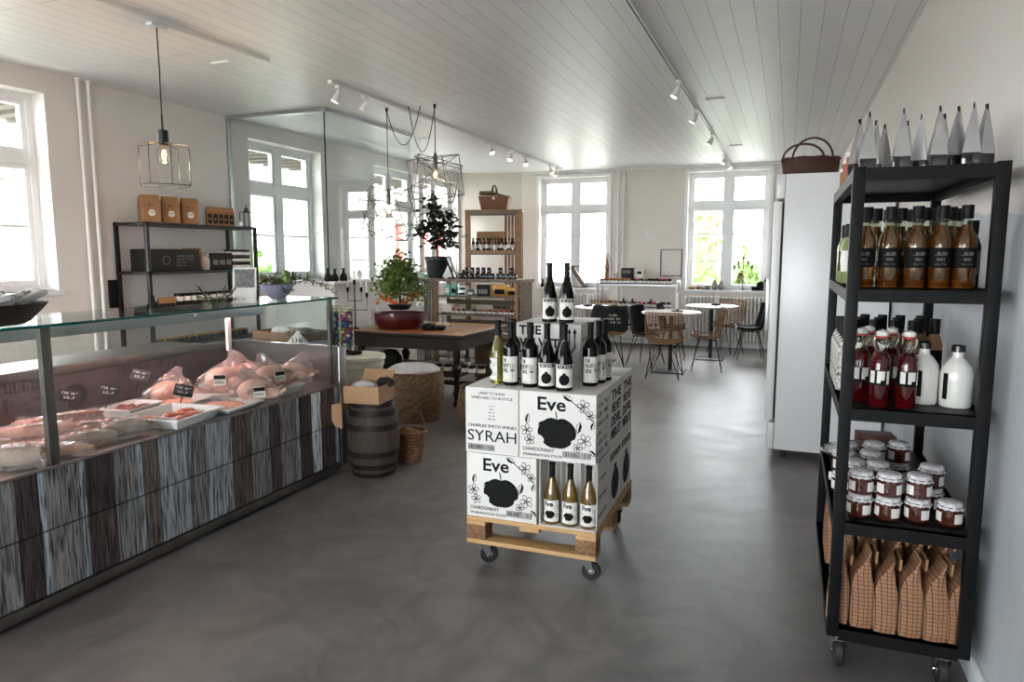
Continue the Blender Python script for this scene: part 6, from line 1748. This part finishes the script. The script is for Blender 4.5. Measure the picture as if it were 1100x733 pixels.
def oil_bottle():
    r = root('oil_bottle')
    MB().lathe([(0, .004), (.032, .004), (.034, .01), (.034, .165), (.03, .185), (.016, .21), (.014, .225), (0, .225)], 24, cap=False).build('oil', M['oil'], r)
    MB().lathe([(0, 0), (.035, 0), (.037, .004), (.037, .168), (.033, .188), (.018, .213), (.016, .25)], 24, cap=False).build('bottle', M['oilclear'], r)
    MB().lathe([(.0165, .245), (.019, .246), (.019, .292), (0, .293)], 18, cap=False).build('cap', M['capsule'], r)
    MB().lathe([(0, .005), (.0335, .006), (.0335, .022), (.02, .034), (0, .036)], 16, cap=False).build('chilli_layer', M['chilli'], r)
    lb = MB().lathe([(.0375, .075), (.0375, .145)], 16, RZ(-PI/2), a0=-1.3, a1=1.3, cap=False).build('label', M['ink'], r)
    mb = MB(); w_ = wrapf(.0378, 0)
    mb.text('~5', .012, Matrix.Identity(4), w=.04, fn=lambda c: w_(c + Vector((0, .118, 0))), extr=.0005).text('~4', .009, Matrix.Identity(4), w=.025, fn=lambda c: w_(c + Vector((0, .1, 0))), extr=.0005).text('~9', .005, Matrix.Identity(4), w=.035, fn=lambda c: w_(c + Vector((0, .085, 0))), extr=.0005)
    mb.build('label_print', M['greyink'], lb)
    return r
k = 0
for row, (y, xs) in enumerate([(2.87, (.258, .335, .42, .497, .57)), (2.97, (.3, .38, .46, .54)), (3.07, (.27, .35, .43, .51, .58)), (3.17, (.31, .39, .47, .55))]):
    for i, x in enumerate(xs):
        place('oil', oil_bottle, (x, y, 1.46), .1 * ((i * 7 + row * 3) % 5 - 2), 'amber chilli oil bottle with black cap, %s row, %s' % (['front', 'second', 'third', 'back'][row], nth(i, len(xs))), 'oil bottle', 'chilli oil bottles on the right rack')
def slim(m, lm='ink', hh=.25, r_=.03):
    def mk():
        r = root('bottle')
        MB().lathe([(0, 0), (r_, 0), (r_ + .002, .004), (r_ + .002, hh * .62), (r_ * .8, hh * .72), (.014, hh * .8), (.014, hh * .9), (0, hh * .9)], 20, cap=False).build('bottle', M[m], r)
        MB().lathe([(.019, hh * .78), (.02, hh * .98), (.019, hh), (0, hh)], 16, cap=False).build('cap', M['capsule'], r)
        MB().lathe([(r_ + .0026, hh * .2), (r_ + .0026, hh * .55)], 16, RZ(-PI/2), a0=-1.4, a1=1.2, cap=False).build('label', M[lm], r)
        return r
    return mk
M['greenoil'] = mat('pale_green_oil', '#9aa56a', .06, trans=.4, noise=.1, coat=.4)
place('gb', slim('greenoil', 'ink'), (.232, 3.45, 1.46), .3, 'pale green bottle at the left back of the oil board, nearer one', 'bottle')
place('gb2', slim('greenoil', 'paper'), (.235, 3.3, 1.46), .3, 'pale green bottle with zigzag label right behind the left rack post', 'bottle')
place('gb', None, (.24, 3.62, 1.46), .3, 'pale green bottle at the left back of the oil board, farther one', 'bottle')
place('db', slim('blackm', 'greyink', .245, .028), (.62, 3.02, 1.46), 0, 'slim black bottle at the right end beside the chilli oils', 'bottle')
def swing_top():
    r = root('syrup_bottle')
    MB().lathe([(0, 0), (.03, 0), (.033, .005), (.033, .155), (.031, .165), (.033, .175), (.026, .19), (.017, .2), (0, .2)], 24, cap=False).build('syrup', M['redsyrup'], r)
    MB().lathe([(.027, .19), (.0185, .203), (.017, .245), (.02, .25), (.02, .26)], 20, cap=False).build('glass_neck', M['oilclear'], r)
    MB().lathe([(0, .255), (.016, .255), (.019, .262), (.018, .275), (.008, .28), (0, .28)], 16, cap=False).build('stopper', M['ceramic'], r)
    MB().lathe([(.017, .25), (.0215, .252), (.0215, .257), (.017, .259)], 16, cap=False).build('gasket', M['redlabel'], r)
    mb = MB()
    for s in (-1, 1): mb.tube([(s * .019, 0, .215), (s * .024, -.004, .235), (s * .022, 0, .268), (0, 0, .284)], .0016, 5)
    mb.tube([(0, -.019, .2), (.01, -.02, .22), (-.01, -.02, .235), (0, -.018, .215)], .0016, 5, True)
    mb.build('wire_bail', M['chrome'], r)
    lb = MB().lathe([(.0334, .08), (.0334, .135)], 16, RZ(-PI/2), a0=-1.5, a1=1.3, cap=False).build('label', M['ink'], r)
    mb = MB()
    for x0, x1, z0, z1 in ((-.03, -.012, .09, .133), (-.004, .022, .1, .133), (-.004, .008, .09, .1), (.03, .042, .085, .133)): 
        n0 = len(mb.bm.verts); 
        for q in range(4): mb.box(x0 + (x1 - x0) * q / 4, x0 + (x1 - x0) * (q + 1) / 4, z0, z1, 0, .0006)
        mb.bm.verts.ensure_lookup_table()
        for v in mb.bm.verts[n0:]: v.co = wrapf(.0337, 0)(v.co)
    mb.build('label_print', M['paper'], lb)
    return r
for i, (x, y) in enumerate([(.268, 2.9), (.325, 2.83), (.415, 2.84)]):
    place('red', swing_top, (x, y, 1.03), [.2, -.2, .1][i], 'dark red swing-top syrup bottle in the front row, %s' % nth(i, 3), 'bottle', 'red syrup bottles')
for i, (x, y) in enumerate([(.3, 3.0), (.375, 2.97)]):
    place('red', None, (x, y, 1.03), .3, 'dark red swing-top syrup bottle in the second row, %s' % ['left', 'right'][i], 'bottle', 'red syrup bottles')
def jug():
    r = root('stoneware_bottle')
    MB().lathe([(0, 0), (.048, 0), (.052, .006), (.053, .12), (.048, .145), (.03, .17), (.018, .182), (.017, .205), (0, .205)], 32, cap=False).build('bottle', M['ceramic'], r)
    MB().lathe([(.018, .2), (.023, .203), (.0225, .222), (.015, .228), (0, .228)], 20, cap=False).build('stopper', M['darkglass'], r)
    MB().lathe([(.0535, .03), (.0535, .125)], 6, RZ(-PI/2), a0=-1.05, a1=-.7, cap=False).build('label', M['ink'], r)
    return r
place('jug', jug, (.587, 2.93, 1.03), .0, 'white stoneware bottle with black stopper, the separate one at the right', 'bottle')
place('jug', None, (.485, 2.96, 1.03), .5, 'white stoneware bottle with black stopper just right of the red bottles', 'bottle', None, (1, 1, 1.02))
place('jug', None, (.37, 3.08, 1.03), .5, 'white stoneware bottle mostly hidden between the red bottles, right one', 'bottle', None, (.9, .9, 1.0))
place('jug', None, (.28, 3.12, 1.03), .5, 'white stoneware bottle mostly hidden between the red bottles, left one', 'bottle', None, (.9, .9, 1.0))
for row, (y, xs) in enumerate([(3.22, (.27, .34, .41, .48)), (3.35, (.3, .37, .44, .52, .58)), (3.5, (.33, .4, .47, .55))]):
    for i, x in enumerate(xs):
        place('tb', slim('kraft', 'ink', .285, .03), (x, y, 1.03), .2, 'tan black-capped bottle behind the syrups, %s row, %s' % (['front', 'middle', 'back'][row], nth(i, len(xs))), 'bottle', 'tan bottles with black caps')
M['speckle'] = mat('black_white_speckled_label', '#dedbd5', .5, col2='#161414', nscale=70)
for i, y in enumerate((3.14, 3.24, 3.34, 3.44, 3.54)):
    place('sp', slim('speckle', 'speckle', .27, .031), (.232, y, 1.03), .2, 'speckled bottle along the left edge of the syrup board, %s from the front' % ['first', 'second', 'third', 'fourth', 'fifth'][i], 'bottle', 'speckled bottles')
def jam():
    r = root('jam_jar')
    MB().lathe([(0, 0), (.038, 0), (.043, .006), (.043, .062), (.036, .072), (0, .073)], 28, cap=False).build('jar', M['jam'], r)
    mb = MB(); n = 40; rows = []
    for i, (rr, z, q) in enumerate([(0, .088, 0), (.034, .088, .0), (.04, .084, .01), (.0405, .074, .02), (.046, .063, .07)]):
        rows.append([mb.bm.verts.new((rr * (1 + q * math.sin(9 * a)) * math.cos(a) if rr else 0, rr * (1 + q * math.sin(9 * a)) * math.sin(a) if rr else 0, z + q * .03 * math.sin(14 * a))) for a in [2*PI*k/n for k in range(n)]])
    for a, b in zip(rows, rows[1:]):
        for k in range(n): mb.bm.faces.new((a[k], b[k], b[(k+1) % n], a[(k+1) % n]))
    bmesh.ops.remove_doubles(mb.bm, verts=mb.bm.verts, dist=1e-6)
    mb.build('cloth_cover', M['cloth'], r)
    MB().tube([(.0415 * math.cos(a), .0415 * math.sin(a), .071) for a in [2*PI*k/20 for k in range(20)]], .0018, 5, True).build('elastic_band', M['ink'], r)
    for a in (-1.0, .75): MB().lathe([(.0436, .014), (.0436, .05)], 8, RZ(-PI/2 + a), a0=-.38, a1=.38, cap=False).build('label', M['paper'], r)
    return r
J = [(.29, 2.86, 2), (.385, 2.86, 2), (.485, 2.88, 2), (.59, 2.88, 1), (.275, 3.0, 2), (.36, 3.0, 2), (.47, 3.03, 1), (.55, 3.03, 2), (.25, 3.13, 2), (.35, 3.16, 2), (.27, 3.27, 2), (.38, 3.32, 2), (.48, 3.36, 2)]
for i, (x, y, n) in enumerate(J):
    for l in range(n):
        rowname = 'front row' if y < 2.95 else 'second row' if y < 3.1 else 'third row' if y < 3.2 else 'back row'
        idx = [q for q in J if (q[1] < 2.95) == (y < 2.95) and (2.95 <= q[1] < 3.1) == (2.95 <= y < 3.1) and (3.1 <= q[1] < 3.2) == (3.1 <= y < 3.2) and (q[1] >= 3.2) == (y >= 3.2)].index((x, y, n))
        place('jam', jam, (x, y, .6 + l * .089), .1 * ((i * 5 + l * 3) % 5 - 2), 'dark jam jar with cloth lid, %s, %s, %s' % (rowname, nth(idx, 9), ['bottom of its stack', 'top of its stack'][l] if n > 1 else 'standing single'), 'jam jar', 'jam jars on the right rack')
M['brownbox'] = mat('dark_brown_gift_box', '#5a3426', .5, noise=.1)
for i, (x, y, z, s, lab) in enumerate([(.35, 3.5, .6, (.075, .06, .12), 'dark brown square box behind the jam jars, front one'), (.42, 3.66, .6, (.08, .06, .135), 'dark brown square box behind the jam jars, rear one')]):
    o = MB().box(-s[0], s[0], -s[1], s[1], 0, s[2], bev=.003).build('gift_box', M['brownbox']); o.location = (x, y, z); o.rotation_euler = (0, 0, .1); tag(o, lab, 'box')
t = thing('foil_dish', 'wrapped silver dish at the left back of the jam board', 'dish', (.26, 3.72, .6)); MB().lathe([(0, 0), (.05, 0), (.075, .02), (.07, .022), (0, .01)], 24, cap=False).build('dish', M['silverbag'], t); MB().ball((0, 0, .03), .055, 3, (1, 1, .55), .1).build('wrapped_content', M['plastic'], t)
o = MB().box(-.02, .02, -.03, .03, 0, .001).box(-.02, .02, -.001, .001, 0, .03).build('price_tag', M['paper']); o.location = (.225, 3.3, .6); tag(o, 'small white folded tag on the left edge of the jam board', 'tag')
def flour_bag():
    r = root('flour_bag')
    mb = MB(); w_, d_ = .036, .05
    L_ = [(1, 1, 0), (1.05, 1.05, .03), (1.08, 1.02, .12), (1.0, .95, .19), (.75, .9, .235), (.22, .95, .29), (.06, 1.0, .335)]
    V = [[mb.bm.verts.new((sx * a * w_ + (.012 if z > .28 else 0) + (.01 if z > .33 else 0), sy * b * d_, z)) for sx, sy in ((-1, -1), (0, -1.12), (1, -1), (1, 1), (0, 1.12), (-1, 1))] for a, b, z in L_]
    mb.bm.faces.new(V[0][::-1]); mb.bm.faces.new(V[-1])
    for a, b in zip(V, V[1:]):
        for i in range(6): mb.bm.faces.new((a[i], a[(i+1) % 6], b[(i+1) % 6], b[i]))
    mb.build('bag', M['check'], r, ang=.5)
    MB().box(.02, .027, -.052, .052, .29, .34, RY(.05)).build('folded_top', M['kraft'], r)
    return r
for i, (x, y) in enumerate([(.235, 2.85), (.31, 2.84), (.39, 2.83), (.47, 2.83), (.548, 2.83), (.618, 2.84)]):
    place('fb', flour_bag, (x, y, .185), [-.1, .05, 0, .05, .1, .2][i], 'checked kraft flour bag on the bottom board, front row, %s' % nth(i, 6), 'paper bag', 'checked kraft bags', (1, 1, [.82, .9, .86, .9, .88, .82][i]))
for row, y in enumerate((2.97, 3.11, 3.25)):
    for i in range(5): place('fb', None, (.265 + i * .08, y, .185), .08 * (i % 3 - 1), 'checked kraft flour bag on the bottom board, %s row, %s' % (['second', 'third', 'fourth'][row], nth(i, 5)), 'paper bag', 'checked kraft bags', (1, 1, 1.02))
for i, y in enumerate((3.4, 3.53)): place('fb', None, (.25, y, .185), 0, 'checked kraft bag along the left edge of the bottom board, %s' % ['nearer', 'farther'][i], 'paper bag', 'checked kraft bags', (1, 1, 1.0))

# things stored on the lower shelf of the dark table
for i in range(6):
    place('lj', None, (-3.5 + i * .1, 6.7 + .02 * (i % 2), .32), 0, 'white-labelled jar on the shelf beneath the dark table, %s' % nth(i, 6), 'jar', 'jars under the dark table')
for i, (x, y) in enumerate([(-3.22, 6.85), (-3.3, 7.0)]):
    place('sb1', None, (x, y, .32), 0, 'dark bottle on the shelf beneath the dark table, %s' % ['front', 'back'][i], 'bottle')
o = MB().ball((0, 0, 0), .13, 4, (1, .8, .9), .05, seed=12).build('black_bundle', M['shirt']); o.location = (-4.1, 6.7, .42); tag(o, 'black fluffy bundle on the shelf beneath the dark table', 'bundle')
